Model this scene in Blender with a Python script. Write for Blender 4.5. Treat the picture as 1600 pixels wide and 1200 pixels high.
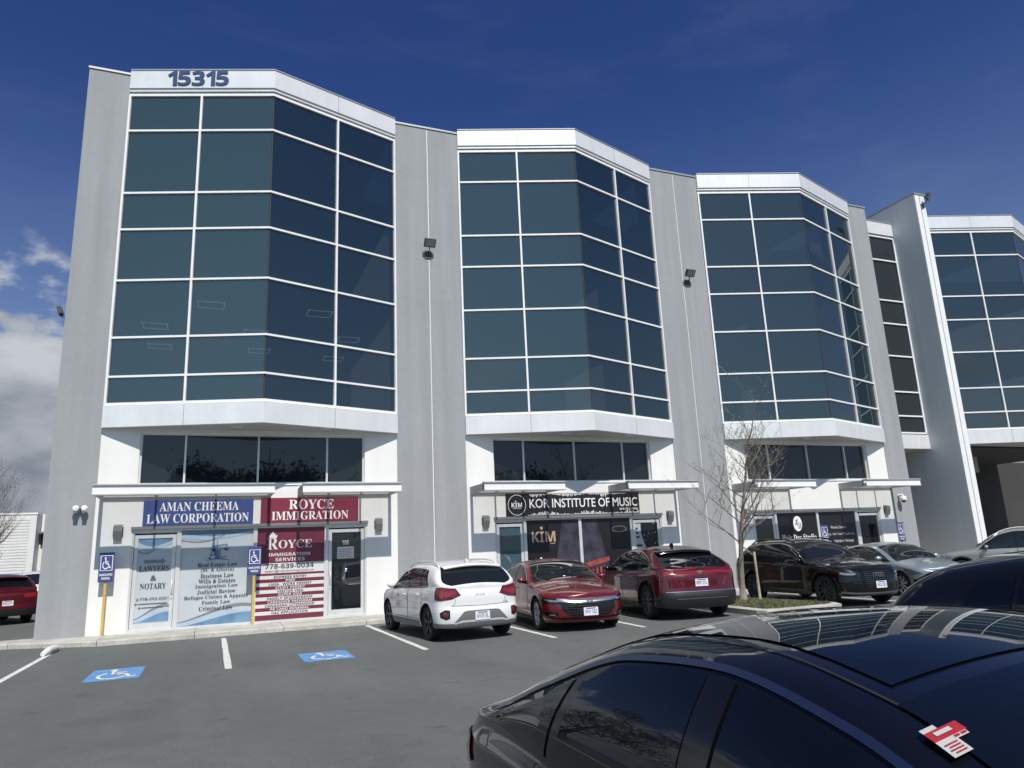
import bpy, bmesh, math, random
import numpy as np
from mathutils import Vector, Matrix
random.seed(7)
SC = bpy.context.scene
for _o in list(bpy.data.objects): bpy.data.objects.remove(_o)
COL = SC.collection
rad = math.radians

# ------------------------------------------------------------------ camera
cam_d = bpy.data.cameras.new("Camera"); cam = bpy.data.objects.new("Camera", cam_d); COL.objects.link(cam)
cam_d.sensor_width = 36.0; cam_d.lens = 25.396; cam_d.clip_start = 0.05; cam_d.clip_end = 6000
_p, _y, _r = rad(12.888), rad(22.567), rad(-2.575)
_f = Vector((math.sin(_y)*math.cos(_p), math.cos(_y)*math.cos(_p), math.sin(_p)))
_r0 = Vector((math.cos(_y), -math.sin(_y), 0)); _u0 = _r0.cross(_f)
_rt = _r0*math.cos(_r) + _u0*math.sin(_r); _up = -_r0*math.sin(_r) + _u0*math.cos(_r)
cam.matrix_world = Matrix(((_rt.x, _up.x, -_f.x, 0), (_rt.y, _up.y, -_f.y, -20.735), (_rt.z, _up.z, -_f.z, 1.7), (0, 0, 0, 1)))
SC.camera = cam

# ------------------------------------------------------------------ sky, sun, exposure
SUN_EL = 52.0
world = bpy.data.worlds.new("World"); SC.world = world; world.use_nodes = True
wn = world.node_tree.nodes; wl = world.node_tree.links; wn.clear()
def N(t, **k):
    n = wn.new(t)
    for a, b in k.items(): setattr(n, a, b)
    return n
def wmath(op, a, b=None, c=None, clamp=False):
    n = N('ShaderNodeMath', operation=op, use_clamp=clamp)
    for i, q in enumerate((a, b, c)):
        if q is None: continue
        if isinstance(q, (int, float)): n.inputs[i].default_value = q
        else: wl.new(q, n.inputs[i])
    return n.outputs[0]
def wstep(v, lo, hi):
    n = N('ShaderNodeMapRange', interpolation_type='SMOOTHSTEP'); wl.new(v, n.inputs[0])
    n.inputs[1].default_value = lo; n.inputs[2].default_value = hi
    return n.outputs[0]
sky = N('ShaderNodeTexSky'); sky.sky_type = 'NISHITA'; sky.sun_disc = False
sky.sun_elevation = rad(SUN_EL); sky.sun_rotation = rad(180); sky.altitude = 50; sky.air_density = 1.0; sky.dust_density = 0.3; sky.ozone_density = 3.0
hs = N('ShaderNodeHueSaturation'); hs.inputs['Hue'].default_value = 0.522; hs.inputs['Saturation'].default_value = 1.27; hs.inputs['Value'].default_value = 0.50
wl.new(sky.outputs[0], hs.inputs['Color'])
tc = N('ShaderNodeTexCoord'); sep = N('ShaderNodeSeparateXYZ'); wl.new(tc.outputs['Generated'], sep.inputs[0])
X, Y, Z = sep.outputs
mp = N('ShaderNodeMapping'); mp.inputs['Scale'].default_value = (1, 1, 1.9); wl.new(tc.outputs['Generated'], mp.inputs[0])
nz = N('ShaderNodeTexNoise'); nz.inputs['Scale'].default_value = 5.2; nz.inputs['Detail'].default_value = 10; nz.inputs['Roughness'].default_value = 0.56; nz.inputs['Distortion'].default_value = 0.15
wl.new(mp.outputs[0], nz.inputs['Vector'])
az = wmath('ADD', wmath('MULTIPLY', X, math.sin(rad(-34))), wmath('MULTIPLY', Y, math.cos(rad(-34))))
bank = wmath('MULTIPLY', wstep(az, 0.80, 0.93), wstep(Z, 0.45, 0.25))
rear = wmath('MULTIPLY', wmath('MULTIPLY', wstep(Y, -0.2, -0.7), wstep(Z, 0.36, 0.1)), 0.2)
west = wmath('MULTIPLY', wmath('MULTIPLY', wstep(X, -0.5, -0.75), wstep(Z, 0.7, 0.3)), wstep(Y, -0.45, -0.1))  # unseen cloud cover to the west, added to brighten the fin wall's side
cover = wmath('MAXIMUM', wmath('MAXIMUM', bank, west), rear)
dens = wstep(wmath('ADD', nz.outputs['Fac'], wmath('MULTIPLY', cover, 0.31)), 0.61, 0.70)
dens = wmath('MULTIPLY', dens, wstep(cover, 0.0, 0.3))
# thin high streaks
mp2 = N('ShaderNodeMapping'); mp2.inputs['Scale'].default_value = (1.2, 2.2, 6.0); mp2.inputs['Rotation'].default_value = (0, rad(14), rad(20)); wl.new(tc.outputs['Generated'], mp2.inputs[0])
nz2 = N('ShaderNodeTexNoise'); nz2.inputs['Scale'].default_value = 2.6; nz2.inputs['Detail'].default_value = 7; nz2.inputs['Roughness'].default_value = 0.6; wl.new(mp2.outputs[0], nz2.inputs['Vector'])
cir = wmath('MULTIPLY', wstep(nz2.outputs['Fac'], 0.5, 0.75), 0.022)
# cloud body: bright tops, grey thick parts
nz3 = N('ShaderNodeTexNoise'); nz3.inputs['Scale'].default_value = 9.0; nz3.inputs['Detail'].default_value = 8; wl.new(mp.outputs[0], nz3.inputs['Vector'])
cr = N('ShaderNodeValToRGB'); wl.new(wmath('ADD', wmath('MULTIPLY', nz3.outputs['Fac'], 0.7), wmath('MULTIPLY', Z, 0.9)), cr.inputs[0])
cr.color_ramp.elements[0].position = 0.30; cr.color_ramp.elements[0].color = (1.0, 1.15, 1.5, 1)
cr.color_ramp.elements[1].position = 0.66; cr.color_ramp.elements[1].color = (3.6, 3.8, 4.1, 1)
mxh = N('ShaderNodeMix', data_type='RGBA'); wl.new(wmath('MULTIPLY', wstep(Z, 0.58, -0.04), 0.62), mxh.inputs[0]); wl.new(hs.outputs[0], mxh.inputs[6]); mxh.inputs[7].default_value = (1.9, 2.6, 3.7, 1)
mx0 = N('ShaderNodeMix', data_type='RGBA'); wl.new(cir, mx0.inputs[0]); wl.new(mxh.outputs[2], mx0.inputs[6]); mx0.inputs[7].default_value = (5, 5.4, 6, 1)
mx = N('ShaderNodeMix', data_type='RGBA'); wl.new(dens, mx.inputs[0]); wl.new(mx0.outputs[2], mx.inputs[6]); wl.new(cr.outputs[0], mx.inputs[7])
# the brighter, hazier side of the sky round the sun, behind the photographer's left shoulder
lobe = wmath('ADD', wmath('ADD', wmath('MULTIPLY', X, -0.50), wmath('MULTIPLY', Y, -0.76)), wmath('MULTIPLY', Z, 0.41))
lobe = wmath('POWER', wmath('MAXIMUM', lobe, 0.0), 4.0)
mxl = N('ShaderNodeMix', data_type='RGBA', blend_type='ADD'); wl.new(lobe, mxl.inputs[0]); wl.new(mx.outputs[2], mxl.inputs[6]); mxl.inputs[7].default_value = (1.5, 2.6, 2.6, 1)
bg = N('ShaderNodeBackground'); bg.inputs[1].default_value = 0.1; wl.new(mxl.outputs[2], bg.inputs[0])
wo = N('ShaderNodeOutputWorld'); wl.new(bg.outputs[0], wo.inputs[0])

sd = bpy.data.lights.new("Sun", 'SUN'); sun = bpy.data.objects.new("Sun", sd); COL.objects.link(sun)
sd.energy = 3.2; sd.angle = rad(0.53); sd.color = (1.0, 0.95, 0.87)
sun.rotation_euler = (rad(90 - SUN_EL), 0, 0); sun.location = (0, -30, 40)
SC.view_settings.view_transform = 'Standard'; SC.view_settings.look = 'None'; SC.view_settings.exposure = 0.62; SC.view_settings.gamma = 1.0

# ------------------------------------------------------------------ helpers
ORG = {}
def props(o, label=None, cat=None, group=None, kind=None):
    if label: o['label'] = label
    if cat: o['category'] = cat
    if group: o['group'] = group
    if kind: o['kind'] = kind
    return o
def thing(name, label, cat, loc=(0, 0, 0), rz=0.0, group=None):
    o = bpy.data.objects.new(name, None); COL.objects.link(o)
    o.empty_display_size = 0.3; o.location = loc; o.rotation_euler = (0, 0, rz)
    ORG[o.name] = Vector(loc) if rz == 0 else Vector((0, 0, 0))
    return props(o, label, cat, group)
def dup(o, loc=None, rz=None, parent=None, **k):
    c = o.copy(); COL.objects.link(c)
    if parent is not None: c.parent = parent
    if loc is not None: c.location = loc
    if rz is not None: c.rotation_euler = (0, 0, rz)
    for ch in list(o.children): dup(ch, parent=c)
    if k: props(c, **k)
    return c

class MB:
    def __init__(s): s.v = []; s.f = []; s.m = []; s.sm = []
    def add(s, vs, fs, m=0, smooth=False):
        b = len(s.v); s.v += [tuple(p) for p in vs]
        for f in fs: s.f.append(tuple(b+i for i in f)); s.m.append(m); s.sm.append(smooth)
        return s
    def box(s, x0, x1, y0, y1, z0, z1, m=0):
        vs = [(x, y, z) for z in (z0, z1) for y in (y0, y1) for x in (x0, x1)]
        return s.add(vs, [(0, 2, 3, 1), (4, 5, 7, 6), (0, 1, 5, 4), (2, 6, 7, 3), (0, 4, 6, 2), (1, 3, 7, 5)], m)
    def bevbox(s, x0, x1, y0, y1, z0, z1, b, m=0):
        bm = bmesh.new(); bmesh.ops.create_cube(bm, size=1)
        for v in bm.verts: v.co = Vector(((x0+x1)/2+v.co.x*(x1-x0), (y0+y1)/2+v.co.y*(y1-y0), (z0+z1)/2+v.co.z*(z1-z0)))
        bmesh.ops.bevel(bm, geom=list(bm.edges), offset=b, segments=2, affect='EDGES', profile=0.5)
        bm.verts.index_update(); vs = [v.co.copy() for v in bm.verts]; fs = [[v.index for v in f.verts] for f in bm.faces]; bm.free()
        return s.add(vs, fs, m)
    def prism(s, poly, d, m=0):          # closed polygon of 3-D points pushed along d
        n = len(poly); d = Vector(d); a = [Vector(p) for p in poly]; b = [p+d for p in a]
        return s.add(a+b, [tuple(range(n))[::-1], tuple(range(n, 2*n))] + [(i, (i+1) % n, n+(i+1) % n, n+i) for i in range(n)], m)
    def beam(s, p, q, w, h, m=0, up=(0, 0, 1)):
        p, q = Vector(p), Vector(q); d = (q-p).normalized(); sd = d.cross(Vector(up)).normalized()*w/2; u = sd.cross(d).normalized()*h/2
        vs = [p-sd-u, p+sd-u, p+sd+u, p-sd+u, q-sd-u, q+sd-u, q+sd+u, q-sd+u]
        return s.add(vs, [(0, 3, 2, 1), (4, 5, 6, 7), (0, 1, 5, 4), (1, 2, 6, 5), (2, 3, 7, 6), (3, 0, 4, 7)], m)
    def grid(s, rows, m=0, smooth=True, flip=False, closed=False):
        nr, nc = len(rows), len(rows[0]); fs = []
        for i in range(nr-1):
            for j in range(nc if closed else nc-1):
                k = (j+1) % nc; q = (i*nc+j, i*nc+k, (i+1)*nc+k, (i+1)*nc+j); fs.append(q[::-1] if flip else q)
        return s.add([p for r in rows for p in r], fs, m, smooth)
    def tube(s, pts, rs, n=8, m=0, cap=True):
        pts = [Vector(p) for p in pts]
        if isinstance(rs, (int, float)): rs = [rs]*len(pts)
        rows = []; ref = None
        for i, p in enumerate(pts):
            d = (pts[min(i+1, len(pts)-1)] - pts[max(i-1, 0)]).normalized()
            if ref is None: ref = Vector((1, 0, 0)) if abs(d.x) < 0.8 else Vector((0, 1, 0))
            a = (ref - d*ref.dot(d)).normalized(); b = d.cross(a); ref = a
            rows.append([p + (a*math.cos(t)+b*math.sin(t))*rs[i] for t in [2*math.pi*k/n for k in range(n)]])
        base = len(s.v); s.grid(rows, m, True, closed=True)
        if cap:
            s.f.append(tuple(base+k for k in range(n))); s.m.append(m); s.sm.append(False)
            s.f.append(tuple(base+(len(pts)-1)*n+k for k in range(n))); s.m.append(m); s.sm.append(False)
        return s
    def lathe(s, prof, c, ax, n=24, m=0, smooth=True):     # prof: (radius, height along ax)
        c = Vector(c); ax = Vector(ax).normalized(); a = ax.orthogonal().normalized(); b = ax.cross(a)
        return s.grid([[c+ax*h+(a*math.cos(t)+b*math.sin(t))*r for t in [2*math.pi*k/n for k in range(n)]] for r, h in prof], m, smooth, closed=True)
    def ball(s, c, r, m=0, n=14, k=9, sc=(1, 1, 1)):
        c = Vector(c)
        return s.grid([[c+Vector((r*sc[0]*math.sin(a)*math.cos(t), r*sc[1]*math.sin(a)*math.sin(t), r*sc[2]*math.cos(a))) for t in [2*math.pi*j/n for j in range(n)]] for a in [math.pi*i/k for i in range(k+1)]], m, True, closed=True)
    def text(s, body, x0, x1, z0, z1, org, R=(1, 0, 0), U=(0, 0, 1), m=0, fit='both', bold=0.0, depth=0.0, align='c'):
        """lettering fitted in the rectangle x0..x1 / z0..z1 of the plane org + x R + z U"""
        V, F = glyphs(body, bold, depth)
        if not V: return s
        xs = [p[0] for p in V]; ys = [p[1] for p in V]; bw = max(xs)-min(xs) or 1; bh = max(ys)-min(ys) or 1
        sx, sz = (x1-x0)/bw, (z1-z0)/bh
        if fit == 'h': sx = sz*1.0
        if fit == 'w': sz = sx
        if fit == 'min': sx = sz = min(sx, sz)
        org, R, U = Vector(org), Vector(R), Vector(U); Nn = R.cross(U)
        ox = (x0+x1)/2 - bw*sx/2 if align == 'c' else (x0 if align == 'l' else x1-bw*sx); oz = (z0+z1)/2 - bh*sz/2
        return s.add([org+R*(ox+(p[0]-min(xs))*sx)+U*(oz+(p[1]-min(ys))*sz)+Nn*p[2] for p in V], F, m)
    def poly(s, pts2, org, R=(1, 0, 0), U=(0, 0, 1), m=0):
        org, R, U = Vector(org), Vector(R), Vector(U)
        return s.add([org+R*a+U*b for a, b in pts2], [tuple(range(len(pts2)))], m)
    def ribbon(s, low, high, org, R=(1, 0, 0), U=(0, 0, 1), m=0):   # two rows of (x, z): filled band
        org, R, U = Vector(org), Vector(R), Vector(U)
        return s.grid([[org+R*a+U*b for a, b in low], [org+R*a+U*b for a, b in high]], m, False)
    def build(s, name, mats, parent=None, label=None, cat=None, group=None, kind=None, merge=0.0, sharp=None, org=None, loc=None):
        if org is None:
            r = parent
            while r is not None and r.parent is not None: r = r.parent
            org = ORG.get(r.name, Vector((0, 0, 0))) if r is not None else (Vector(loc) if loc else Vector((0, 0, 0)))
        me = bpy.data.meshes.new(name)
        me.from_pydata([(p[0]-org[0], p[1]-org[1], p[2]-org[2]) for p in s.v], [], s.f)
        me.polygons.foreach_set('material_index', s.m); me.polygons.foreach_set('use_smooth', s.sm)
        for q in (mats if isinstance(mats, (list, tuple)) else [mats]): me.materials.append(q)
        if merge:
            bm = bmesh.new(); bm.from_mesh(me); bmesh.ops.remove_doubles(bm, verts=bm.verts, dist=merge)
            bmesh.ops.dissolve_degenerate(bm, dist=1e-5, edges=bm.edges)
            bmesh.ops.recalc_face_normals(bm, faces=bm.faces); bm.to_mesh(me); bm.free()
        if sharp: me.set_sharp_from_angle(angle=rad(sharp))
        me.update()
        o = bpy.data.objects.new(name, me); COL.objects.link(o)
        if parent is not None: o.parent = parent
        elif loc: o.location = loc; ORG[o.name] = Vector(loc)
        return props(o, label, cat, group, kind)
def wheelchair(b, x0, x1, z0, z1, org, R=(1, 0, 0), U=(0, 0, 1), m=0):
    w, h = x1-x0, z1-z0; f = lambda P: [(x0+p*w, z0+q*h) for p, q in P]
    def stroke(P, t):
        lo, hi = [], []
        for i, p in enumerate(P):
            a, c = P[max(i-1, 0)], P[min(i+1, len(P)-1)]; d = Vector((c[0]-a[0], c[1]-a[1], 0)).normalized(); n = (-d.y*t/2, d.x*t/2)
            lo.append((p[0]-n[0], p[1]-n[1])); hi.append((p[0]+n[0], p[1]+n[1]))
        b.ribbon(f(lo), f(hi), org, R, U, m)
    b.poly(f([(.36+.09*math.cos(t), .90+.09*math.sin(t)) for t in [math.pi*k/8 for k in range(16)]]), org, R, U, m)
    stroke([(.38, .80), (.41, .60), (.44, .42)], .11); stroke([(.42, .62), (.55, .61), (.70, .60)], .08)
    stroke([(.42, .45), (.58, .44), (.70, .43), (.76, .30), (.83, .12), (.86, .10), (.97, .15)], .10)
    stroke([(.42+.32*math.cos(t), .33+.31*math.sin(t)) for t in [rad(122+k*12) for k in range(19)]], .085)
_gc = {}
def glyphs(body, bold=0.0, depth=0.0):
    k = (body, bold, depth)
    if k not in _gc:
        c = bpy.data.curves.new('lettering', 'FONT'); c.body = body; c.size = 1; c.offset = bold; c.extrude = depth; c.resolution_u = 4; c.align_x = 'CENTER'
        o = bpy.data.objects.new('lettering', c); COL.objects.link(o)
        dg = bpy.context.evaluated_depsgraph_get(); m = bpy.data.meshes.new_from_object(o.evaluated_get(dg))
        _gc[k] = ([tuple(v.co) for v in m.vertices], [tuple(p.vertices) for p in m.polygons])
        bpy.data.objects.remove(o); bpy.data.curves.remove(c); bpy.data.meshes.remove(m)
    return _gc[k]
def serif(t): return ''.join(chr(0x1D400+ord(c)-65) if 'A' <= c <= 'Z' else chr(0x1D41A+ord(c)-97) if 'a' <= c <= 'z' else chr(0x1D7CE+ord(c)-48) if '0' <= c <= '9' else c for c in t)
def heavy(t): return ''.join(chr(0x1D5D4+ord(c)-65) if 'A' <= c <= 'Z' else chr(0x1D5EE+ord(c)-97) if 'a' <= c <= 'z' else chr(0x1D7EC+ord(c)-48) if '0' <= c <= '9' else c for c in t)

# ------------------------------------------------------------------ materials
M = {}
def mat(name, col, rough=0.5, metal=0.0, noise=None, bump=None, coat=0.0, ior=1.5, spec=None, streak=None, emit=None, crough=0.03):
    m = bpy.data.materials.new(name); m.use_nodes = True; nt = m.node_tree; b = nt.nodes['Principled BSDF']
    b.inputs['Base Color'].default_value = (*col, 1); b.inputs['Roughness'].default_value = rough; b.inputs['Metallic'].default_value = metal
    b.inputs['IOR'].default_value = ior; b.inputs['Coat Weight'].default_value = coat; b.inputs['Coat Roughness'].default_value = crough
    if spec is not None: b.inputs['Specular IOR Level'].default_value = spec
    if emit: b.inputs['Emission Color'].default_value = (*emit[0], 1); b.inputs['Emission Strength'].default_value = emit[1]
    tcn = nt.nodes.new('ShaderNodeTexCoord'); out = tcn.outputs['Object']
    def nzn(scale, det=6, sc=None):
        n = nt.nodes.new('ShaderNodeTexNoise'); n.inputs['Scale'].default_value = scale; n.inputs['Detail'].default_value = det
        if sc:
            mpn = nt.nodes.new('ShaderNodeMapping'); mpn.inputs['Scale'].default_value = sc; nt.links.new(out, mpn.inputs[0]); nt.links.new(mpn.outputs[0], n.inputs['Vector'])
        else: nt.links.new(out, n.inputs['Vector'])
        return n.outputs['Fac']
    prev = None
    layers = list(noise or [])
    if streak: layers.append((streak[0], streak[1], (1, 1, 0.06)))
    for ly in layers:                 # (scale, amount[, axis scale]) multiplies the colour by 1 +- amount
        r = nt.nodes.new('ShaderNodeMapRange'); nt.links.new(nzn(ly[0], 6, ly[2] if len(ly) > 2 else None), r.inputs[0])
        r.inputs[1].default_value = 0.3; r.inputs[2].default_value = 0.7; r.inputs[3].default_value = 1-ly[1]; r.inputs[4].default_value = 1+ly[1]
        mxn = nt.nodes.new('ShaderNodeMix'); mxn.data_type = 'RGBA'; mxn.blend_type = 'MULTIPLY'; mxn.inputs[0].default_value = 1
        if prev is None: mxn.inputs[6].default_value = (*col, 1)
        else: nt.links.new(prev, mxn.inputs[6])
        nt.links.new(r.outputs[0], mxn.inputs[7]); prev = mxn.outputs[2]
    if prev is not None: nt.links.new(prev, b.inputs['Base Color'])
    if bump:
        bn = nt.nodes.new('ShaderNodeBump'); bn.inputs['Strength'].default_value = bump[1]; bn.inputs['Distance'].default_value = bump[2] if len(bump) > 2 else 0.01
        nt.links.new(nzn(bump[0], 8), bn.inputs['Height']); nt.links.new(bn.outputs[0], b.inputs['Normal'])
    M[name] = m
    return m
mat('asphalt', (0.106, 0.113, 0.110), 0.92, noise=[(0.22, 0.10), (1.1, 0.09, (1, 0.25, 1)), (5, 0.07), (45, 0.22), (130, 0.45), (300, 0.3)], bump=(140, 0.8, 0.008))
def stains(m):      # old oil drips and darker patched ground, with sharp-ish edges of their own
    nt = m.node_tree; b = nt.nodes['Principled BSDF']; src = b.inputs['Base Color'].links[0].from_socket; tcn = nt.nodes.new('ShaderNodeTexCoord')
    for sc_, lo, hi, k in ((1.7, 0.66, 0.71, 0.72), (0.55, 0.60, 0.63, 0.90), (11, 0.74, 0.77, 0.6), (23, 0.76, 0.79, 1.5)):
        n = nt.nodes.new('ShaderNodeTexNoise'); n.inputs['Scale'].default_value = sc_; n.inputs['Detail'].default_value = 3; nt.links.new(tcn.outputs['Object'], n.inputs['Vector'])
        r = nt.nodes.new('ShaderNodeMapRange'); nt.links.new(n.outputs['Fac'], r.inputs[0]); r.inputs[1].default_value = lo; r.inputs[2].default_value = hi; r.inputs[3].default_value = 1; r.inputs[4].default_value = k
        x = nt.nodes.new('ShaderNodeMix'); x.data_type = 'RGBA'; x.blend_type = 'MULTIPLY'; x.inputs[0].default_value = 1; nt.links.new(src, x.inputs[6]); nt.links.new(r.outputs[0], x.inputs[7]); src = x.outputs[2]
    nt.links.new(src, b.inputs['Base Color'])
stains(M['asphalt'])
def worn(m):        # road paint rubbed through to the stone in patches
    nt = m.node_tree; b = nt.nodes['Principled BSDF']; src = b.inputs['Base Color'].links[0].from_socket; tcn = nt.nodes.new('ShaderNodeTexCoord')
    for sc_, lo, hi in ((70, 0.56, 0.62), (9, 0.60, 0.68)):
        n = nt.nodes.new('ShaderNodeTexNoise'); n.inputs['Scale'].default_value = sc_; n.inputs['Detail'].default_value = 5; nt.links.new(tcn.outputs['Object'], n.inputs['Vector'])
        r = nt.nodes.new('ShaderNodeMapRange'); nt.links.new(n.outputs['Fac'], r.inputs[0]); r.inputs[1].default_value = lo; r.inputs[2].default_value = hi; r.inputs[4].default_value = 0.75
        x = nt.nodes.new('ShaderNodeMix'); x.data_type = 'RGBA'; nt.links.new(r.outputs[0], x.inputs[0]); nt.links.new(src, x.inputs[6]); x.inputs[7].default_value = (0.115, 0.12, 0.118, 1); src = x.outputs[2]
    nt.links.new(src, b.inputs['Base Color'])
mat('concrete', (0.40, 0.385, 0.35), 0.9, noise=[(1.3, 0.14), (9, 0.1), (60, 0.12)], bump=(60, 0.3))
mat('curb_concrete', (0.42, 0.41, 0.375), 0.9, noise=[(1.5, 0.2), (14, 0.15), (80, 0.12)], bump=(60, 0.4))
mat('grey_stucco', (0.295, 0.308, 0.32), 0.92, noise=[(0.5, 0.04), (6, 0.03), (120, 0.08)], bump=(150, 0.35, 0.006), streak=(3.0, 0.075))
mat('pale_stucco', (0.64, 0.645, 0.65), 0.9, noise=[(0.5, 0.04), (120, 0.06)], bump=(150, 0.35, 0.006), streak=(3.0, 0.05))
mat('white_stucco', (0.74, 0.74, 0.72), 0.9, noise=[(0.7, 0.03), (90, 0.05)], bump=(150, 0.3, 0.006), streak=(2.5, 0.03))
mat('soffit_grey', (0.42, 0.42, 0.41), 0.8, noise=[(2, 0.06)])
mat('fascia_metal', (0.745, 0.75, 0.755), 0.36, 0.22, noise=[(0.9, 0.05), (5, 0.02)], streak=(5, 0.03))
mat('white_metal', (0.78, 0.79, 0.79), 0.45, 0.0, noise=[(3, 0.03)])
mat('alu', (0.66, 0.67, 0.67), 0.4, 0.3, noise=[(4, 0.05)])
mat('flashing', (0.36, 0.37, 0.38), 0.5, 0.4)
mat('roofing', (0.25, 0.25, 0.25), 0.95, noise=[(2, 0.1)])
mat('glass_slate', (0.026, 0.032, 0.036), 0.03, ior=1.6)
mat('glass_teal', (0.006, 0.017, 0.018), 0.015, ior=2.15, bump=(0.35, 0.02, 0.05))
mat('glass_dark', (0.010, 0.013, 0.016), 0.02, ior=1.6, bump=(0.5, 0.015, 0.05))
mat('glass_store', (0.05, 0.09, 0.11), 0.03, ior=1.5)
mat('seal_black', (0.012, 0.012, 0.013), 0.6)
mat('dark_grey', (0.06, 0.062, 0.065), 0.6, noise=[(8, 0.1)])
mat('mid_grey', (0.2, 0.205, 0.21), 0.55, 0.2, noise=[(8, 0.06)])
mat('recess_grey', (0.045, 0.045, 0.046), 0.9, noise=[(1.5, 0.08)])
mat('paint_white', (0.66, 0.66, 0.63), 0.8, noise=[(7, 0.12), (45, 0.22)], bump=(120, 0.4, 0.004))
mat('paint_blue', (0.10, 0.27, 0.55), 0.8, noise=[(5, 0.2), (45, 0.3)], bump=(120, 0.4, 0.004))
worn(M['paint_white']); worn(M['paint_blue'])
mat('sign_navy', (0.045, 0.075, 0.235), 0.45, noise=[(3, 0.05)])
mat('sign_maroon', (0.20, 0.024, 0.052), 0.45, noise=[(3, 0.05)])
mat('sign_black', (0.016, 0.017, 0.019), 0.4)
mat('sign_white', (0.80, 0.80, 0.80), 0.5)
mat('hc_blue', (0.045, 0.06, 0.20), 0.5)
mat('post_yellow', (0.60, 0.38, 0.07), 0.6, noise=[(12, 0.12)])
mat('vinyl_pale', (0.47, 0.51, 0.54), 0.4, noise=[(1.2, 0.06)])
mat('vinyl_blue', (0.13, 0.23, 0.36), 0.4, noise=[(2.5, 0.25)])
mat('vinyl_lightblue', (0.36, 0.47, 0.56), 0.4, noise=[(2.5, 0.1)])
mat('vinyl_grey', (0.20, 0.22, 0.25), 0.4)
mat('vinyl_maroon', (0.15, 0.028, 0.05), 0.35, noise=[(2, 0.08)])
mat('vinyl_white', (0.62, 0.61, 0.61), 0.4)
mat('ink', (0.035, 0.04, 0.05), 0.5)
mat('ink_navy', (0.04, 0.09, 0.22), 0.5)
mat('vinyl_black', (0.014, 0.014, 0.017), 0.3)
mat('vinyl_purple', (0.036, 0.034, 0.054), 0.35, noise=[(3.5, 0.5), (60, 0.5)])
mat('vinyl_violet', (0.058, 0.055, 0.08), 0.35, noise=[(3.5, 0.5), (60, 0.5)])
mat('vinyl_red', (0.30, 0.06, 0.05), 0.4, noise=[(8, 0.3)])
mat('gold', (0.55, 0.42, 0.28), 0.4, 0.3)
mat('paper', (0.6, 0.6, 0.57), 0.8, noise=[(30, 0.1)])
mat('navy_digit', (0.03, 0.06, 0.155), 0.4)
mat('bark', (0.23, 0.20, 0.165), 0.9, noise=[(14, 0.25), (60, 0.2)], bump=(50, 0.6))
mat('bark_dark', (0.10, 0.085, 0.07), 0.95, noise=[(10, 0.2)])
mat('leaf', (0.13, 0.135, 0.075), 0.6, noise=[(5, 0.3)])
mat('leaf_pale', (0.21, 0.20, 0.14), 0.6, noise=[(5, 0.3)])
mat('needle', (0.03, 0.05, 0.024), 0.7, noise=[(1.5, 0.35)])
mat('grass', (0.10, 0.115, 0.035), 0.7, noise=[(3, 0.35), (20, 0.3)])
mat('soil', (0.085, 0.075, 0.04), 0.95, noise=[(4, 0.3), (40, 0.3)], bump=(40, 0.6))
mat('wood_stake', (0.30, 0.25, 0.19), 0.85, noise=[(20, 0.2)])
mat('siding_white', (0.66, 0.66, 0.64), 0.8, noise=[(1, 0.05)])
mat('hill', (0.075, 0.085, 0.13), 1.0, noise=[(0.02, 0.2)])
mat('globe_white', (0.72, 0.72, 0.71), 0.35)
mat('ceiling_lamp', (0.5, 0.5, 0.5), 0.5, emit=((0.9, 1.0, 1.0), 0.65)); mat('ceiling_grey', (0.10, 0.11, 0.11), 0.9)
mat('lens', (0.25, 0.27, 0.28), 0.1, 0.2)
mat('canopy_glass', (0.6, 0.65, 0.66), 0.05)
M['glass_teal'].node_tree.nodes['Principled BSDF'].inputs['Alpha'].default_value = 0.95
M['canopy_glass'].node_tree.nodes['Principled BSDF'].inputs['Alpha'].default_value = 0.14
# car materials
def paint(name, col, metal=0.0, rough=0.35): return mat(name, col, rough, metal, coat=1.0, spec=0.1 if max(col) < .02 else None)
paint('car_white', (0.70, 0.70, 0.69)); paint('car_red', (0.15, 0.008, 0.016), 0.35, 0.3); paint('car_maroon', (0.095, 0.005, 0.012), 0.35, 0.3)
paint('car_black', (0.004, 0.0045, 0.006)); paint('car_navy', (0.0035, 0.004, 0.007), 0.0, 0.3)
paint('car_silver', (0.37, 0.43, 0.47), 0.7, 0.35); paint('car_beige', (0.36, 0.355, 0.33), 0.5, 0.35)
mat('car_glass', (0.010, 0.012, 0.014), 0.02, ior=1.52)
mat('car_glass_tint', (0.003, 0.0045, 0.007), 0.012, ior=1.5)
mat('car_trim', (0.014, 0.0145, 0.015), 0.5)
mat('gloss_black', (0.006, 0.006, 0.007), 0.12)
mat('grey_plastic', (0.13, 0.135, 0.14), 0.5)
mat('chrome', (0.55, 0.56, 0.57), 0.25, 0.9)
mat('satin_blue', (0.24, 0.26, 0.30), 0.3, 1.0)
mat('rubber', (0.012, 0.012, 0.0125), 0.85)
mat('rim_alloy', (0.42, 0.43, 0.44), 0.3, 0.9)
mat('rim_dark', (0.06, 0.062, 0.065), 0.35, 0.6)
mat('lamp_red', (0.10, 0.006, 0.01), 0.12, coat=1.0)
mat('lamp_redbright', (0.21, 0.012, 0.018), 0.12, coat=1.0)
mat('lamp_clear', (0.30, 0.31, 0.32), 0.08, 0.6, coat=1.0)
mat('lamp_amber', (0.5, 0.15, 0.03), 0.15, coat=1.0)
mat('plate_white', (0.72, 0.73, 0.75), 0.4); mat('plate_ink', (0.05, 0.08, 0.25), 0.5)
mat('sticker_red', (0.33, 0.02, 0.03), 0.4); mat('sticker_paper', (0.42, 0.42, 0.42), 0.5); mat('plush', (0.45, 0.40, 0.2), 0.9)

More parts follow.
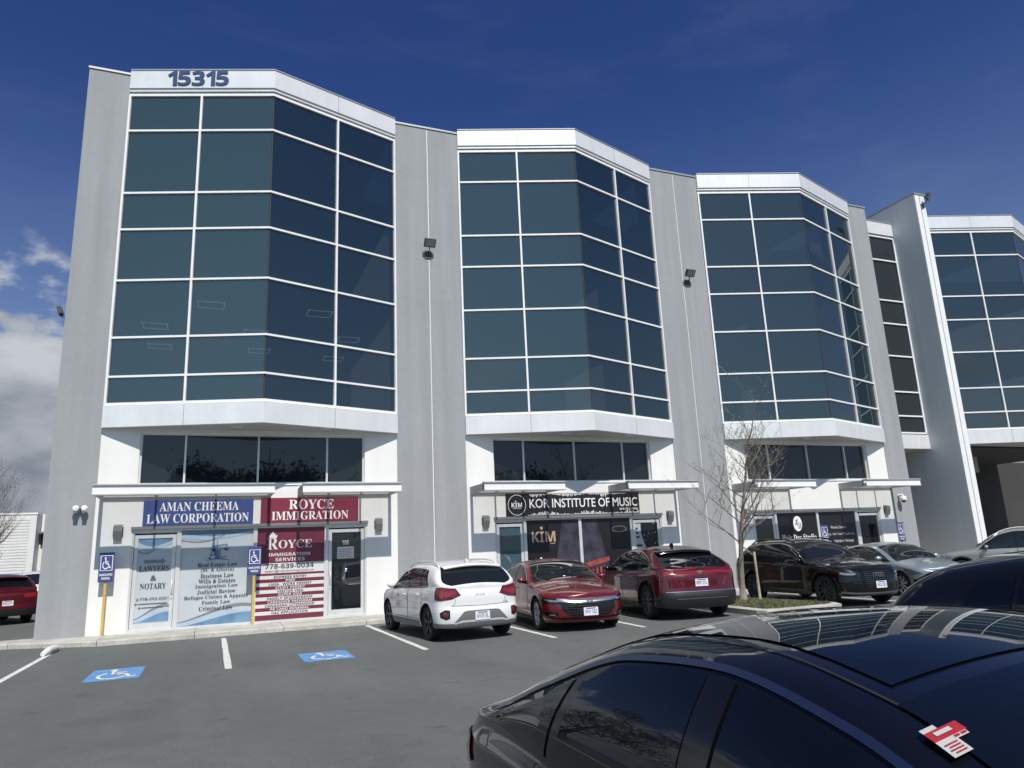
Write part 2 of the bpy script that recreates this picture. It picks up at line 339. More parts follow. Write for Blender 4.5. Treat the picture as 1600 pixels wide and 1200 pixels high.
# ------------------------------------------------------------------ the setting: ground, markings, sky-line
def ground_sheet():
    b = MB(); b.add([(-900, -700, 0), (900, -700, 0), (900, 1200, 0), (-900, 1200, 0)], [(0, 1, 2, 3)])
    return b.build('parking_lot', M['asphalt'], kind='structure')
ground_sheet()
b = MB()   # raised walk along the shop fronts, with expansion joints
edges = [-16, -13, -10, -7, -4.2, -2.3, -0.3, 1.7, 3.7, 5.7, 7.7, 9.7, 11.4]
for x0, x1 in zip(edges[:-1], edges[1:]):
    fr = lambda x: -0.42 if x < -4 else -1.5
    p = [(x0+0.006, fr(x0), 0), (x1-0.006, fr(x1), 0), (x1-0.006, 0.6, 0), (x0+0.006, 0.6, 0)]
    q = [(a, c+(0.03 if c < 0 else 0), 0.115) for a, c, _ in p]; p2 = [(a, c+(0.004 if c < 0 else 0), 0.09) for a, c, _ in p]
    b.grid([p, p2, q], 0, False, closed=True); b.add(q, [(0, 1, 2, 3)])
b.box(-16, 11.4, -0.38, 0.6, -0.2, 0.085)
b.box(11.4, 27.0, -1.5, 0.6, -0.2, 0.10)
b.build('sidewalk', M['curb_concrete'], kind='structure')
b = MB(); b.add([(27, -1.2, 0.004), (60, -1.2, 0.004), (60, 9.5, 0.004), (25.4, 9.5, 0.004), (25.4, 0.6, .004), (27, .6, .004)], [(0, 1, 2, 3, 4, 5)]); b.build('entrance_pavement', M['concrete'], kind='structure')
b = MB()
def stripe(x0, y0, x1, y1, w=0.11):
    d = Vector((x1-x0, y1-y0, 0)).normalized(); s_ = Vector((-d.y, d.x, 0))*w/2
    n = 9; rows = []
    for i in range(n+1):
        p = Vector((x0, y0, 0.004)).lerp(Vector((x1, y1, 0.004)), i/n); k = 1+random.uniform(-.1, .1)
        rows.append([p-s_*k, p+s_*k])
    b.grid(rows, 0, False)
stripe(-3.04, -1.95, -3.06, -7.3); stripe(0.33, -2.0, 0.33, -7.33); stripe(3.67, -1.7, 3.67, -7.32); stripe(6.42, -1.7, 6.22, -7.4)
stripe(9.0, -1.7, 8.42, -7.1); stripe(16.6, -1.7, 16.1, -6.9); stripe(19.4, -1.7, 18.7, -6.9)
b.build('parking_line', M['paint_white'], kind='structure')
b = MB()
ang = [(-900, 10), (-420, 26), (-260, 40), (-130, 34), (-60, 46), (20, 30), (150, 44), (400, 30), (900, 12)]
top = [(a, 900, h*1.0) for a, h in ang]
b.grid([[(a, 860, -1) for a, _ in ang], top, [(a, 1100, -1) for a, _ in ang]], 0, True); b.build('hills', M['hill'], kind='structure')

# accessible-parking emblems painted on the asphalt
def pavement_emblem(x0, x1, y0, y1, label):
    t = thing('pavement_emblem', label, 'road marking', ((x0+x1)/2, (y0+y1)/2, 0.0), group='accessible parking emblems painted on the asphalt')
    b = MB(); n = 8
    for i in range(n):
        for j in range(n):
            xa, xb, ya, yb = [lerp for lerp in (x0+(x1-x0)*i/n, x0+(x1-x0)*(i+1)/n, y0+(y1-y0)*j/n, y0+(y1-y0)*(j+1)/n)]
            b.add([(xa, ya, .004), (xb, ya, .004), (xb, yb, .004), (xa, yb, .004)], [(0, 1, 2, 3)])
    b.build('blue_field', M['paint_blue'], t)
    b = MB(); wheelchair(b, x0+.1, x1-.05, y0+.14, y1-.12, (0, 0, 0.008), (1, 0, 0), (0, 1, 0)); b.build('wheelchair_symbol', M['paint_white'], t)
pavement_emblem(-1.77, -0.98, -7.35, -5.95, 'blue painted wheelchair emblem on the asphalt nearest the law office door')
pavement_emblem(1.53, 2.38, -7.46, -6.25, 'blue painted wheelchair emblem on the asphalt nearest the white car')
b = MB()
b.tube([(-3.0, -1.72, 0.06), (-3.03, -2.0, 0.07), (-3.06, -2.4, 0.075), (-3.1, -2.75, 0.045)], [0.05, 0.08, 0.075, 0.045], 10); o = b.build('curb_stub', M['paint_white'], label='worn white painted concrete stub lying at the end of a parking line', cat='wheel stop')

# ------------------------------------------------------------------ the office building
BX = [(-2.75, 4.89), (7.00, 14.52), (16.67, 24.40), (29.12, 36.80)]
ROW = [14.746, 13.617, 11.705, 10.623, 9.152, 7.56, 6.505, 5.776]
DEP = 1.286
bld = thing('office_building', 'grey and white office building with angled blue glass bays above shop fronts', 'building', (0, 0, 0))
def pier(x0, x1, joint=True, y1=0.9, z0=-0.2):
    b = MB()
    if joint:
        xm = (x0+x1)/2 + 0.02
        b.box(x0, xm-.012, 0, y1, z0, 15.40); b.box(xm+.012, x1, 0, y1, z0, 15.40); b.box(xm-.012, xm+.012, .006, y1-.01, z0, 15.39, 2)
    else: b.box(x0, x1, 0, y1, z0, 15.40)
    b.box(x0-.02, x1+.02, -.03, y1, 15.40, 15.46, 1)
    return b.build('pier', [M['grey_stucco'], M['flashing'], M['white_metal']], bld)
pier(-3.79, -2.75, False, 20); pier(4.89, 7.0); pier(14.52, 16.67); pier(24.40, 25.47, False, 1.6)
b = MB()   # main mass behind the facade
b.box(-3.70, 25.40, 8.1, 19.8, 0, 15.2); b.box(25.4, 29.0, 3.2, 19.8, 5.1, 15.2); b.box(29.0, 48, 8.1, 19.8, 5.1, 15.2); b.box(25.4, 48, 9.5, 19.8, 0, 5.1)
b.build('roof_mass', M['roofing'], bld)
def bay(x0, x1, parent):
    xm = (x0+x1)/2
    ang = math.atan2(DEP, xm-x0)
    # outline moved outward by e
    def line(e):      # three plan points of the V offset outward by e
        c = math.cos(ang)
        return [(x0, -e/c), (xm, -DEP-e/c), (x1, -e/c)]
    bay_o = MB()
    def strip(zl, zh, e, m=0, b=None, back=0.05):
        A = line(e); Bk = line(e-back)
        for (p, q), (pb, qb) in zip(zip(A[:-1], A[1:]), zip(Bk[:-1], Bk[1:])):
            vs = [(*p, zl), (*q, zl), (*q, zh), (*p, zh), (*pb, zl), (*qb, zl), (*qb, zh), (*pb, zh)]
            b.add(vs, [(0, 1, 2, 3), (7, 6, 5, 4), (3, 2, 6, 7), (1, 0, 4, 5), (0, 3, 7, 4), (2, 1, 5, 6)], m)
    def seams(b, zl, zh, e, m):
        A = line(e)
        for (p, q) in zip(A[:-1], A[1:]):
            mx_, my_ = (p[0]+q[0])/2, (p[1]+q[1])/2; d = Vector((q[0]-p[0], q[1]-p[1], 0)).normalized()*0.006
            b.add([(mx_-d.x, my_-d.y, zl), (mx_+d.x, my_+d.y, zl), (mx_+d.x, my_+d.y, zh), (mx_-d.x, my_-d.y, zh)], [(0, 1, 2, 3)], m)
    b = MB(); strip(14.93, 15.50, 0.09, 0, b, 0.12); strip(15.50, 15.53, 0.11, 1, b, 0.5); seams(b, 14.93, 15.50, 0.092, 2); strip(14.84, 14.93, 0.055, 0, b, 0.09)
    A = line(0.0); b.add([(*A[0], 15.45), (*A[1], 15.45), (*A[2], 15.45), (x1, 8.2, 15.45), (x0, 8.2, 15.45)], [(0, 1, 2, 3, 4)], 1)
    ob = b.build('bay_window', [M['fascia_metal'], M['flashing'], M['mid_grey']], parent)
    b = MB(); strip(5.17, 5.72, 0.09, 0, b, 0.12); seams(b, 5.17, 5.72, 0.092, 1)
    b.build('lower_fascia', [M['fascia_metal'], M['mid_grey']], ob)
    b = MB(); A = line(-0.03); b.prism([(*A[0], 5.18), (*A[1], 5.18), (*A[2], 5.18), (x1, 0.6, 5.18), (x0, 0.6, 5.18)], (0, 0, 0.05))
    for k in (0.42, 0.72):
        cx = x0+(x1-x0)*k; b.box(cx-.14, cx+.14, -.62, -.52, 5.165, 5.18, 1)
    b.build('soffit', [M['soffit_grey'], M['white_metal']], ob)
    # glass sheets and the black butt joint at the apex
    b = MB(); A = line(-0.02)
    for p, q in zip(A[:-1], A[1:]):
        for zl, zh in zip(ROW[1:], ROW[:-1]):
            for k in (0, 1):
                a_ = [p[i]+(q[i]-p[i])*(0.5*k) for i in (0, 1)]; c_ = [p[i]+(q[i]-p[i])*(0.5*k+0.5) for i in (0, 1)]
                t1, t2 = random.gauss(0, .0022), random.gauss(0, .0022); hh = (zh-zl)/2     # panes never sit perfectly true
                b.add([(a_[0], a_[1]+t1*hh, zl), (c_[0], c_[1]+t1*hh+t2, zl), (c_[0], c_[1]-t1*hh+t2, zh), (a_[0], a_[1]-t1*hh, zh)], [(0, 1, 2, 3)], 0)
    A2 = line(0.0); b.tube([(A2[1][0], A2[1][1]+.02, ROW[-1]), (A2[1][0], A2[1][1]+.02, ROW[0])], 0.022, 6, 1)
    b.build('glazing', [M['glass_teal'], M['seal_black']], ob)
    b = MB()
    A = line(0.012)
    for i, z in enumerate(ROW):
        h = 0.027 if 0 < i < 7 else 0.036
        strip(z-h, z+h, 0.035, 0, b, 0.07)
    for p, q in zip(A[:-1], A[1:]):
        d = Vector((q[0]-p[0], q[1]-p[1], 0)).normalized(); nrm = Vector((d.y, -d.x, 0))
        ks = [0.5]; ks += [0.0085] if p[0] == x0 else [0.9915]
        for k in ks:
            c = Vector((p[0]+(q[0]-p[0])*k, p[1]+(q[1]-p[1])*k, 0)); w = 0.028
            vs = [c-d*w+nrm*.028, c+d*w+nrm*.028, c+d*w-nrm*.04, c-d*w-nrm*.04]
            b.prism([(v.x, v.y, ROW[-1]) for v in vs], (0, 0, ROW[0]-ROW[-1]), 0)
    b.build('mullions', M['white_metal'], ob)
    return ob
for x0, x1 in BX:
    bay(x0, x1, bld)
    b = MB(); xm = (x0+x1)/2
    for z in (5.3, 8.95, 12.2, 15.3): b.prism([(x0+.05, .1, z), (xm, -DEP+.12, z), (x1-.05, .1, z), (x1-.05, 7.9, z), (x0+.05, 7.9, z)], (0, 0, .2))
    b.box(x0, x1, 7.9, 8.0, 5.2, 15.4); b.build('office_floors', M['ceiling_grey'], bld)
for x, y in ((-.34, .75), (2.7, .78), (-1.95, 3.2), (1.0, 3.2), (4.0, 3.3), (-1.95, 5.55), (1.22, 5.4), (3.87, 5.9)):
    b = MB(); a, c = .36, .30
    for q in ((x-a, x+a, y-c, y-c+.03), (x-a, x+a, y+c-.03, y+c), (x-a, x-a+.025, y-c, y+c), (x+a-.025, x+a, y-c, y+c)): b.box(*q, 8.93, 8.949)
    b.build('ceiling_light', M['ceiling_lamp'], bld)
# shop-front walls under the bays
def front_wall(x0, x1):
    b = MB(); xa, xb = x0+0.90, x1-0.95; sa, sb = x0+0.865, x1-(0.89 if x0 < 0 else 0.735)
    L, R_ = x0-.06, x1+.06; Y0, Y1 = 0.03, 0.32
    b.box(L, xa, Y0, Y1, 3.72, 5.18); b.box(xb, R_, Y0, Y1, 3.72, 5.18); b.box(xa, xb, Y0, Y1, 5.09, 5.18)
    b.box(L, R_, Y0, Y1, 2.62, 3.72); b.box(L, sa, Y0, Y1, -.1, 2.62); b.box(sb, R_, Y0, Y1, -.1, 2.62)
    b.box(xa-.02, xb+.02, 0.0, 0.1, 3.69, 3.73, 1)
    b.box(sa-.03, sb+.03, -.03, 0.06, 2.60, 2.67, 2)
    b.build('shopfront_wall', [M['white_stucco'], M['white_metal'], M['mid_grey']], bld)
    b = MB(); yg = 0.20
    w = MB(); w.add([(xa, yg, 3.72), (xb, yg, 3.72), (xb, yg, 5.10), (xa, yg, 5.10)], [(0, 1, 2, 3)])
    cw = w.build('clerestory_window', M['glass_dark'], bld)
    f = MB()
    for x in (xa+.025, xa+(xb-xa)*.186, xa+(xb-xa)*.502, xa+(xb-xa)*.82, xb-.025): f.box(x-.025, x+.025, yg-.07, yg+.03, 3.73, 5.09)
    f.box(xa, xb, yg-.06, yg+.03, 3.73, 3.78); f.box(xa, xb, yg-.06, yg+.03, 5.04, 5.09)
    f.build('frame', M['alu'], cw)
    b = MB(); b.box(x0, x1, 0.9, 1.0, 0, 5.1); b.build('inner_wall', M['dark_grey'], bld)
for x0, x1 in BX[:3]: front_wall(x0, x1)

def sf_frame(x0, x1, z0, z1, w=.05, y=0.06, d=.10):
    f = MB()
    f.box(x0, x0+w, y, y+d, z0, z1); f.box(x1-w, x1, y, y+d, z0, z1); f.box(x0+w, x1-w, y, y+d, z1-w, z1); f.box(x0+w, x1-w, y, y+d, z0, z0+w)
    return f
GY = 0.115
def pane(x0, x1, z0, z1, y=GY): b = MB(); b.add([(x0, y, z0), (x1, y, z0), (x1, y, z1), (x0, y, z1)], [(0, 1, 2, 3)]); return b
def store_door(x0, x1, glass, hinge_left, name='door'):
    f = sf_frame(x0, x1, .115, 2.60, .055, .05, .13)
    d = f.build(name, M['alu'], bld)
    lf = sf_frame(x0+.065, x1-.065, .13, 2.46, .085, .075, .06); lf.box(x0+.15, x1-.15, .075, .135, .215, .32)
    lf.box(x0+.055, x1-.055, .09, .13, 2.50, 2.545); lf.build('leaf_frame', M['alu'], d)
    pane(x0+.14, x1-.14, .31, 2.39, .105).build('pane', M[glass], d)
    h = MB(); hx = x1-.11 if hinge_left else x0+.11
    h.tube([(hx, .07, 1.0), (hx, .005, 1.03), (hx, 0.0, 1.15), (hx, .005, 1.3), (hx, .07, 1.33)], .016, 8); h.box(hx-.02, hx+.02, .05, .08, 0.88, .95)
    h.build('handle', M['alu'], d)
    return d
def store_window(x0, x1, glass, gfx=None):
    d = sf_frame(x0, x1, .115, 2.60, .05).build('shop_window', M['alu'], bld)
    pane(x0+.045, x1-.045, .16, 2.56).build('pane', M[glass], d)
    if gfx: gfx(d, x0+.05, x1-.05, .165, 2.55)
    return d
def swoosh(b, x0, x1, z0, z1, y, up, m1, m2):
    n = 14; w = x1-x0; h = z1-z0
    us = [i/n for i in range(n+1)]
    s = lambda u: u*u*(3-2*u)
    if not up:     # foot of the panel: hills rising to the right
        b.ribbon([(x0+w*u, z0) for u in us], [(x0+w*u, z0+h*(.12+.5*math.sin(u*2.4)*(.35+.65*u))) for u in us], (0, y, 0), m=m2)
        b.ribbon([(x0+w*u, z0+.01) for u in us], [(x0+w*u, z0+.012+h*.55*s(u)*(1-.25*u)) for u in us], (0, y-.002, 0), m=m1)
        b.ribbon([(x0+w*u, z0+h*(.15+.62*math.sin(u*2.2)*(.3+.7*u))) for u in us], [(x0+w*u, z0+h*(.17+.75*math.sin(u*2.25)*(.3+.7*u))) for u in us], (0, y-.001, 0), m=3)
    else:
        b.ribbon([(x0+w*u, z1-h*(.25+.5*math.sin(.4+u*2.6)*(1-.6*u))) for u in us], [(x0+w*u, z1) for u in us], (0, y, 0), m=m2)
        b.ribbon([(x0+w*u, z1-h*(.1+.35*math.sin(.2+u*2.9)*(1-.4*u))) for u in us], [(x0+w*u, z1-.01) for u in us], (0, y-.002, 0), m=m1)
        b.ribbon([(x0+w*u, z1-h*(.62-.5*u+.28*math.sin(u*5))) for u in us], [(x0+w*u, z1-h*(.56-.5*u+.28*math.sin(u*5))) for u in us], (0, y-.001, 0), m=3)
V4 = [M['vinyl_blue'], M['vinyl_lightblue'], M['ink'], M['vinyl_grey'], M['ink_navy'], M['sign_white']]
# ---- law office: door and window with pale printed film
x0, x1 = BX[0]; xa = -1.885
d = store_door(-1.885, -.80, 'vinyl_pale', True)
g = MB(); a0, a1 = -1.74, -.945
swoosh(g, a0, a1, 1.86, 2.38, .098, True, 0, 1); swoosh(g, a0, a1, .33, .86, .098, False, 0, 1)
yT = (0, .092, 0)
g.beam((a0+.16, .095, 1.80), (a1-.24, .095, 1.80), .004, .085, 3); g.poly([(a1-.24, 1.72), (a1-.13, 1.80), (a1-.24, 1.88)], yT, m=3)
for t, z0, z1, xx in ((serif('LAWYERS'), 1.56, 1.70, .06), ('&', 1.33, 1.46, .33), (serif('NOTARY'), 1.13, 1.27, .10)): g.text(t, a0+xx, a1-xx, z0, z1, yT, m=2)
g.text('\u260e', a0+.03, a0+.1, .855, .925, yT, m=2); g.text('778-592-0201', a0+.12, a1-.03, .86, .925, yT, m=2)
for zz, k in ((.77, .02), (.68, .1)): g.box(a0+k, a0+k+.04, .092, .094, zz-.012, zz+.022, 2); g.box(a0+k+.06, a1-k-.03, .092, .094, zz, zz+.014, 2)
g.build('window_graphic', V4, d)
def law_gfx(d, a0, a1, z0, z1):
    g = MB(); y = GY-.008; T = (0, y-.008, 0)
    swoosh(g, a0, a1, z1-.42, z1, y, True, 0, 1); swoosh(g, a0, a1, z0, z0+.62, y, False, 0, 1)
    c = (a0+a1)/2+.02
    g.text(serif('A'), c-.24, c+.04, 1.80, 2.12, T, m=4); g.text(serif('C'), c-.02, c+.22, 1.83, 2.06, T, m=0)
    g.beam((c-.03, y-.01, 1.8), (c-.03, y-.01, 2.26), .004, .022, 0, up=(1, 0, 0)); g.beam((c-.16, y-.01, 2.13), (c+.22, y-.01, 2.17), .004, .018, 0)
    for cx in (c-.13, c+.2):
        g.ribbon([(cx-.07, 2.04), (cx, 2.0), (cx+.07, 2.04)], [(cx-.07, 2.055), (cx, 2.05), (cx+.07, 2.055)], T, m=0); g.beam((cx-.06, y-.01, 2.05), (cx, y-.01, 2.15), .004, .008, 0); g.beam((cx+.06, y-.01, 2.05), (cx, y-.01, 2.15), .004, .008, 0)
    g.ribbon([(c-.3, 1.76), (c, 1.79), (c+.3, 1.75)], [(c-.3, 1.77), (c, 1.83), (c+.3, 1.76)], T, m=0)
    L = [('Real Estate Law', .95), ('(BC & Alberta)', .80), ('Business Law', .8), ('Wills & Estates', .88), ('Immigration Law', 1.02), ('Judicial Review', .92), ('Refugee Claims & Appeals', 1.52), ('Family Law', .68), ('Criminal Law', .80)]
    z = 1.60
    for t, w in L: g.text(serif(t), c-w/2, c+w/2, z, z+.105, T, m=2); z -= .135
    g.build('window_graphic', V4, d)
store_window(-.80, 1.05, 'vinyl_pale', law_gfx)
def royce_gfx(d, a0, a1, z0, z1):
    g = MB(); y = GY-.01; T = (0, y-.006, 0); c = (a0+a1)/2
    def band(zl, zh, m): g.add([(a0, y, zl), (a1, y, zl), (a1, y, zh), (a0, y, zh)], [(0, 1, 2, 3)], m)
    band(1.62, z1, 0)
    g.text(serif('R'), c-.62, c-.34, 1.98, 2.28, T, m=1); g.text(serif('OYCE'), c-.33, c+.55, 2.0, 2.22, T, m=1)
    g.poly([(c-.60+px*.24, 2.27+pz*.2) for px, pz in [(.1, 0), (.0, .45), (.22, .38), (.28, .7), (.4, .6), (.5, 1.0), (.6, .6), (.72, .7), (.78, .38), (1, .45), (.9, 0)]], T, m=1)
    g.text(heavy('IMMIGRATION'), c-.58, c+.5, 1.80, 1.885, T, m=1); g.text(heavy('SERVICES'), c-.4, c+.36, 1.665, 1.755, T, m=1)
    band(1.36, 1.62, 1); g.text(heavy('778-639-0034'), c-.66, c+.6, 1.475, 1.60, T, m=2); g.text('satbir@royceimmigration.ca', c-.66, c+.6, 1.375, 1.44, T, m=2)
    L = [('EXPRESS ENTRY', .85, 1), ('PNP', .24, 0), ('LMIA · WORK PERMIT', 1.1, 1), ('STUDY PERMIT', .76, 0), ('VISITOR VISA', .68, 1), ('SUPER VISA', .62, 0), ('FAMILY SPONSORSHIP', 1.16, 1), ('CAREGIVER PROGRAM', 1.14, 0), ('CANADIAN CITIZENSHIP', 1.26, 1), ('PR CARD RENEWAL', 1.0, 0), ('H&C APPLICATION', .92, 1)]
    z = 1.36; band(1.30, 1.36, 0); z = 1.30; h = (1.30-.30)/11
    for t, w, k in L: band(z-h, z, k); g.text(heavy(t), c-w/2, c+w/2, z-h+.014, z-.014, T, m=2 if k else 1); z -= h
    band(z0, z, 0)
    g.build('window_graphic', [M['vinyl_maroon'], M['vinyl_white'], M['ink']], d)
store_window(1.05, 2.90, 'vinyl_maroon', royce_gfx)
d = store_door(2.90, 4.0, 'glass_dark', False)
g = MB(); g.text(heavy('106'), 3.33, 3.52, 2.03, 2.15, (0, .098, 0), m=0); g.box(3.2, 3.66, .096, .1, 1.66, 1.98, 1)
for k in range(5): g.box(3.23, 3.63-.05*(k % 2), .094, .096, 1.70+k*.05, 1.715+k*.05, 2)
g.build('door_notice', [M['sign_white'], M['paper'], M['mid_grey']], d)
# ---- music school
store_door(7.865, 8.86, 'glass_store', True)
def music_gfx1(d, a0, a1, z0, z1):
    g = MB(); y = GY-.008; T = (0, y-.006, 0)
    g.add([(a0, y, z0), (a1, y, z0), (a1, y, z1), (a0, y, z1)], [(0, 1, 2, 3)], 0)
    g.ribbon([(a0+.75, z0), (a1, z0)], [(a1-.55, z1), (a1, z1)], (0, y-.003, 0), m=1)
    for k in range(9): u = a0+.85+k*.12; g.ribbon([(u, z0), (u+.035+.01*(k % 3), z0)], [(a1-.42+k*.045, z1), (a1-.41+k*.045, z1)], (0, y-.005, 0), m=3)
    g.text(heavy('KIM'), a0+.18, a0+.98, 1.88, 2.2, T, m=2); g.ball((a0+.52, y-.004, 2.3), .05, 2, sc=(1, .1, 1)); g.box(a0+.8, a0+.96, y-.006, y-.004, 1.82, 1.84, 2)
    g.build('window_graphic', [M['vinyl_black'], M['vinyl_purple'], M['gold'], M['vinyl_violet']], d)
def music_gfx2(d, a0, a1, z0, z1):
    g = MB(); y = GY-.008
    g.add([(a0, y, z0), (a1, y, z0), (a1, y, z1), (a0, y, z1)], [(0, 1, 2, 3)], 0)
    g.ribbon([(a0, z0), (a0+1.15, z0)], [(a0, z1), (a0+.55, z1)], (0, y-.003, 0), m=1)
    for k in range(8): u = a0+.02+k*.13; g.ribbon([(u, z0), (u+.03+.01*(k % 3), z0)], [(a0+.02+k*.06, z1), (a0+.03+k*.06, z1)], (0, y-.005, 0), m=4)
    g.ribbon([(a0, 1.02), (a0+.95, 1.22)], [(a0, 1.17), (a0+.95, 1.36)], (0, y-.006, 0), m=2)
    g.ribbon([(a0, .5), (a0+.7, .6)], [(a0, .9), (a0+.75, 1.1)], (0, y-.006, 0), m=2)
    for k in range(6): g.box(a0+.1+k*.14, a0+.16+k*.14, y-.009, y-.007, .6+k*.02, .98+k*.025, 0)
    rr = [(math.cos(t)*.28, math.sin(t)*.1) for t in [2*math.pi*k/24 for k in range(25)]]
    g.ribbon([(a1-.4+p*1.0, 2.2+q) for p, q in rr], [(a1-.4+p*.88, 2.2+q*.8) for p, q in rr], (0, y-.006, 0), m=3)
    g.build('window_graphic', [M['vinyl_black'], M['vinyl_purple'], M['vinyl_red'], M['mid_grey'], M['vinyl_violet']], d)
store_window(8.86, 10.76, 'glass_dark', music_gfx1); store_window(10.76, 12.64, 'glass_dark', music_gfx2)
d = store_door(12.64, 13.785, 'vinyl_pale', False)
g = MB(); a0, a1 = 12.78, 13.645; n = 16
edge = lambda u: a0+.38+.16*math.sin(u*5.2)
g.ribbon([(edge(i/n), .33+2.05*i/n) for i in range(n+1)][::1], [(a1, .33+2.05*i/n) for i in range(n+1)], (0, .098, 0), m=0)
for k in range(15):
    z = .4+k*.135
    if k % 7 in (0, 3): continue
    g.box(a0+.02, edge((z-.33)/2.05)-.12, .096, .099, z, z+.06, 0)
for k in range(46):
    u = random.random(); xx = random.uniform(edge(u)+.05, a1-.03); zz = .33+2.05*u; r = random.uniform(.008, .022); g.poly([(xx-r, zz), (xx, zz-r), (xx+r, zz), (xx, zz+r)], (0, .094, 0), m=1)
g.build('window_graphic', [M['vinyl_black'], M['sign_white']], d)
# ---- hair studio
store_door(17.535, 18.62, 'glass_dark', True)
def hair_gfx1(d, a0, a1, z0, z1):
    g = MB(); y = GY-.008; T = (0, y-.006, 0); c = (a0+a1)/2+.05
    g.add([(a0, y, z0), (a1, y, z0), (a1, y, z1), (a0, y, z1)], [(0, 1, 2, 3)], 0)
    g.poly([(c-.02+.2*math.cos(t), 2.16+.27*math.sin(t)) for t in [2*math.pi*k/28 for k in range(28)]], T, m=1)
    g.text('\U0001D4D7', c-.15, c+.02, 2.1, 2.34, (0, y-.01, 0), m=0); g.text('\U0001D4D3', c-.02, c+.14, 1.98, 2.2, (0, y-.01, 0), m=0)
    g.text(serif('Hair Day Studio'), a0+.16, a1-.08, 1.5, 1.78, T, m=1); g.text('604 397 5684', c-.3, c+.32, 1.24, 1.33, T, m=1)
    g.build('window_graphic', [M['vinyl_black'], M['sign_white']], d)
def hair_gfx2(d, a0, a1, z0, z1):
    g = MB(); y = GY-.008; T = (0, y-.006, 0); c = (a0+a1)/2+.1
    g.add([(a0, y, z0), (a1, y, z0), (a1, y, z1), (a0, y, z1)], [(0, 1, 2, 3)], 0)
    for t, w, z in (("Women's Services", .75, 1.93), ('Hair Cut / Hair Treat / Straightening', 1.5, 1.67), ('Color / Highlights / Balayage', 1.35, 1.42), ('Rebonding / Waxing / Threading', 1.42, 1.17)): g.text(t, c-w/2-.08, c+w/2-.08, z, z+.11, T, m=1)
    g.build('window_graphic', [M['vinyl_black'], M['vinyl_white']], d)
store_window(18.62, 20.56, 'glass_dark', hair_gfx1); store_window(20.56, 22.45, 'glass_dark', hair_gfx2); store_door(22.45, 23.665, 'glass_dark', False)

# ---- recessed stair strip, fin wall, open ground floor under the far bay
b = MB(); XL, XR, YS = 25.47, 28.2, 1.0
b.box(XL, XR, YS-.06, YS+.3, 14.85, 15.45, 0); b.box(XL, XR, YS-.08, YS+.4, 15.45, 15.49, 2)
so = b.build('stair_window', [M['fascia_metal'], M['grey_stucco'], M['flashing']], bld)
b = MB(); b.box(XL, XR, YS-.06, YS+2.6, 5.10, 5.70, 0); b.build('lower_fascia', M['fascia_metal'], so)
b = MB()
for zl, zh in zip(ROW[1:], ROW[:-1]): b.add([(XL, YS+.04, zl), (XR, YS+.04, zl), (XR, YS+.04, zh), (XL, YS+.04, zh)], [(0, 1, 2, 3)])
b.build('glazing', M['glass_slate'], so)
b = MB()
for z in ROW: b.box(XL, XR, YS-.02, YS+.05, z-.03, z+.03)
b.box(XR-.08, XR, YS-.03, YS+.02, ROW[-1], ROW[0]); b.build('mullions', M['white_metal'], so)
b = MB(); b.box(28.2, 28.78, -.34, 9.5, -.1, 16.3, 0); b.box(28.17, 29.05, -.43, 9.5, 16.3, 16.37, 1)
b.box(28.2, 28.46, -.40, -.34, -.1, 16.3, 2); b.box(28.50, 28.78, -.40, -.34, -.1, 16.3, 2); b.box(28.78, 29.1, -.10, 1.0, -.1, 15.5, 2)
b.build('fin_wall', [M['pale_stucco'], M['flashing'], M['white_metal']], bld)
b = MB(); b.box(25.47, 28.2, 3.2, 3.4, 0, 5.1, 0); b.box(26.2, 27.0, 3.12, 3.2, 0, 3.9, 1); b.box(27.05, 27.75, 3.1, 3.2, 0, 4.0, 2)
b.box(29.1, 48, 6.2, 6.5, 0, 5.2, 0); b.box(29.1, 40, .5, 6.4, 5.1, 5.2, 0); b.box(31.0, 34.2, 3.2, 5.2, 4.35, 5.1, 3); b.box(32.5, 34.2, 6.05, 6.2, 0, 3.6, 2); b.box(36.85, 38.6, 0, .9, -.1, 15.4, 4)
b.build('entrance_recess', [M['recess_grey'], M['glass_dark'], M['dark_grey'], M['soffit_grey'], M['grey_stucco']], bld)

# ------------------------------------------------------------------ signs
def board(name, x0, x1, z0, z1, m, label, cat='sign', y=0.03, th=.03):
    t = thing(name, label, cat, ((x0+x1)/2, y, z0))
    b = MB(); b.bevbox(x0, x1, y-th, y-.001, z0, z1, .004); b.build('sign_panel', M[m], t)
    return t
t = board('shop_sign', -1.67, .967, 2.68, 3.33, 'sign_navy', 'blue sign board reading Aman Cheema Law Corporation above the law office')
b = MB(); yy = (0, -.004, 0); b.text(serif('AMAN CHEEMA'), -1.30, .60, 3.04, 3.27, yy); b.text(serif('LAW CORPORATION'), -1.58, .86, 2.74, 2.97, yy); b.build('lettering', M['sign_white'], t)
t = board('shop_sign', 1.155, 3.763, 2.68, 3.345, 'sign_maroon', 'dark red sign board reading Royce Immigration')
b = MB(); b.text(serif('ROYCE'), 1.88, 3.08, 3.03, 3.29, yy); b.text(serif('IMMIGRATION'), 1.44, 3.48, 2.745, 2.975, yy); b.build('lettering', M['sign_white'], t)
t = board('shop_sign', 8.24, 12.96, 2.68, 3.36, 'sign_black', 'long black sign board reading Kor Institute of Music')
b = MB(); b.text('KOR INSTITUTE OF MUSIC', 9.02, 12.88, 2.92, 3.20, yy, bold=.008); b.text('604.762.4058', 12.2, 12.88, 2.80, 2.87, yy, bold=.006)
cx, cz = 8.60, 3.02; ring = lambda r: [(cx+r*math.cos(a), cz+r*1.05*math.sin(a)) for a in [2*math.pi*k/40 for k in range(41)]]
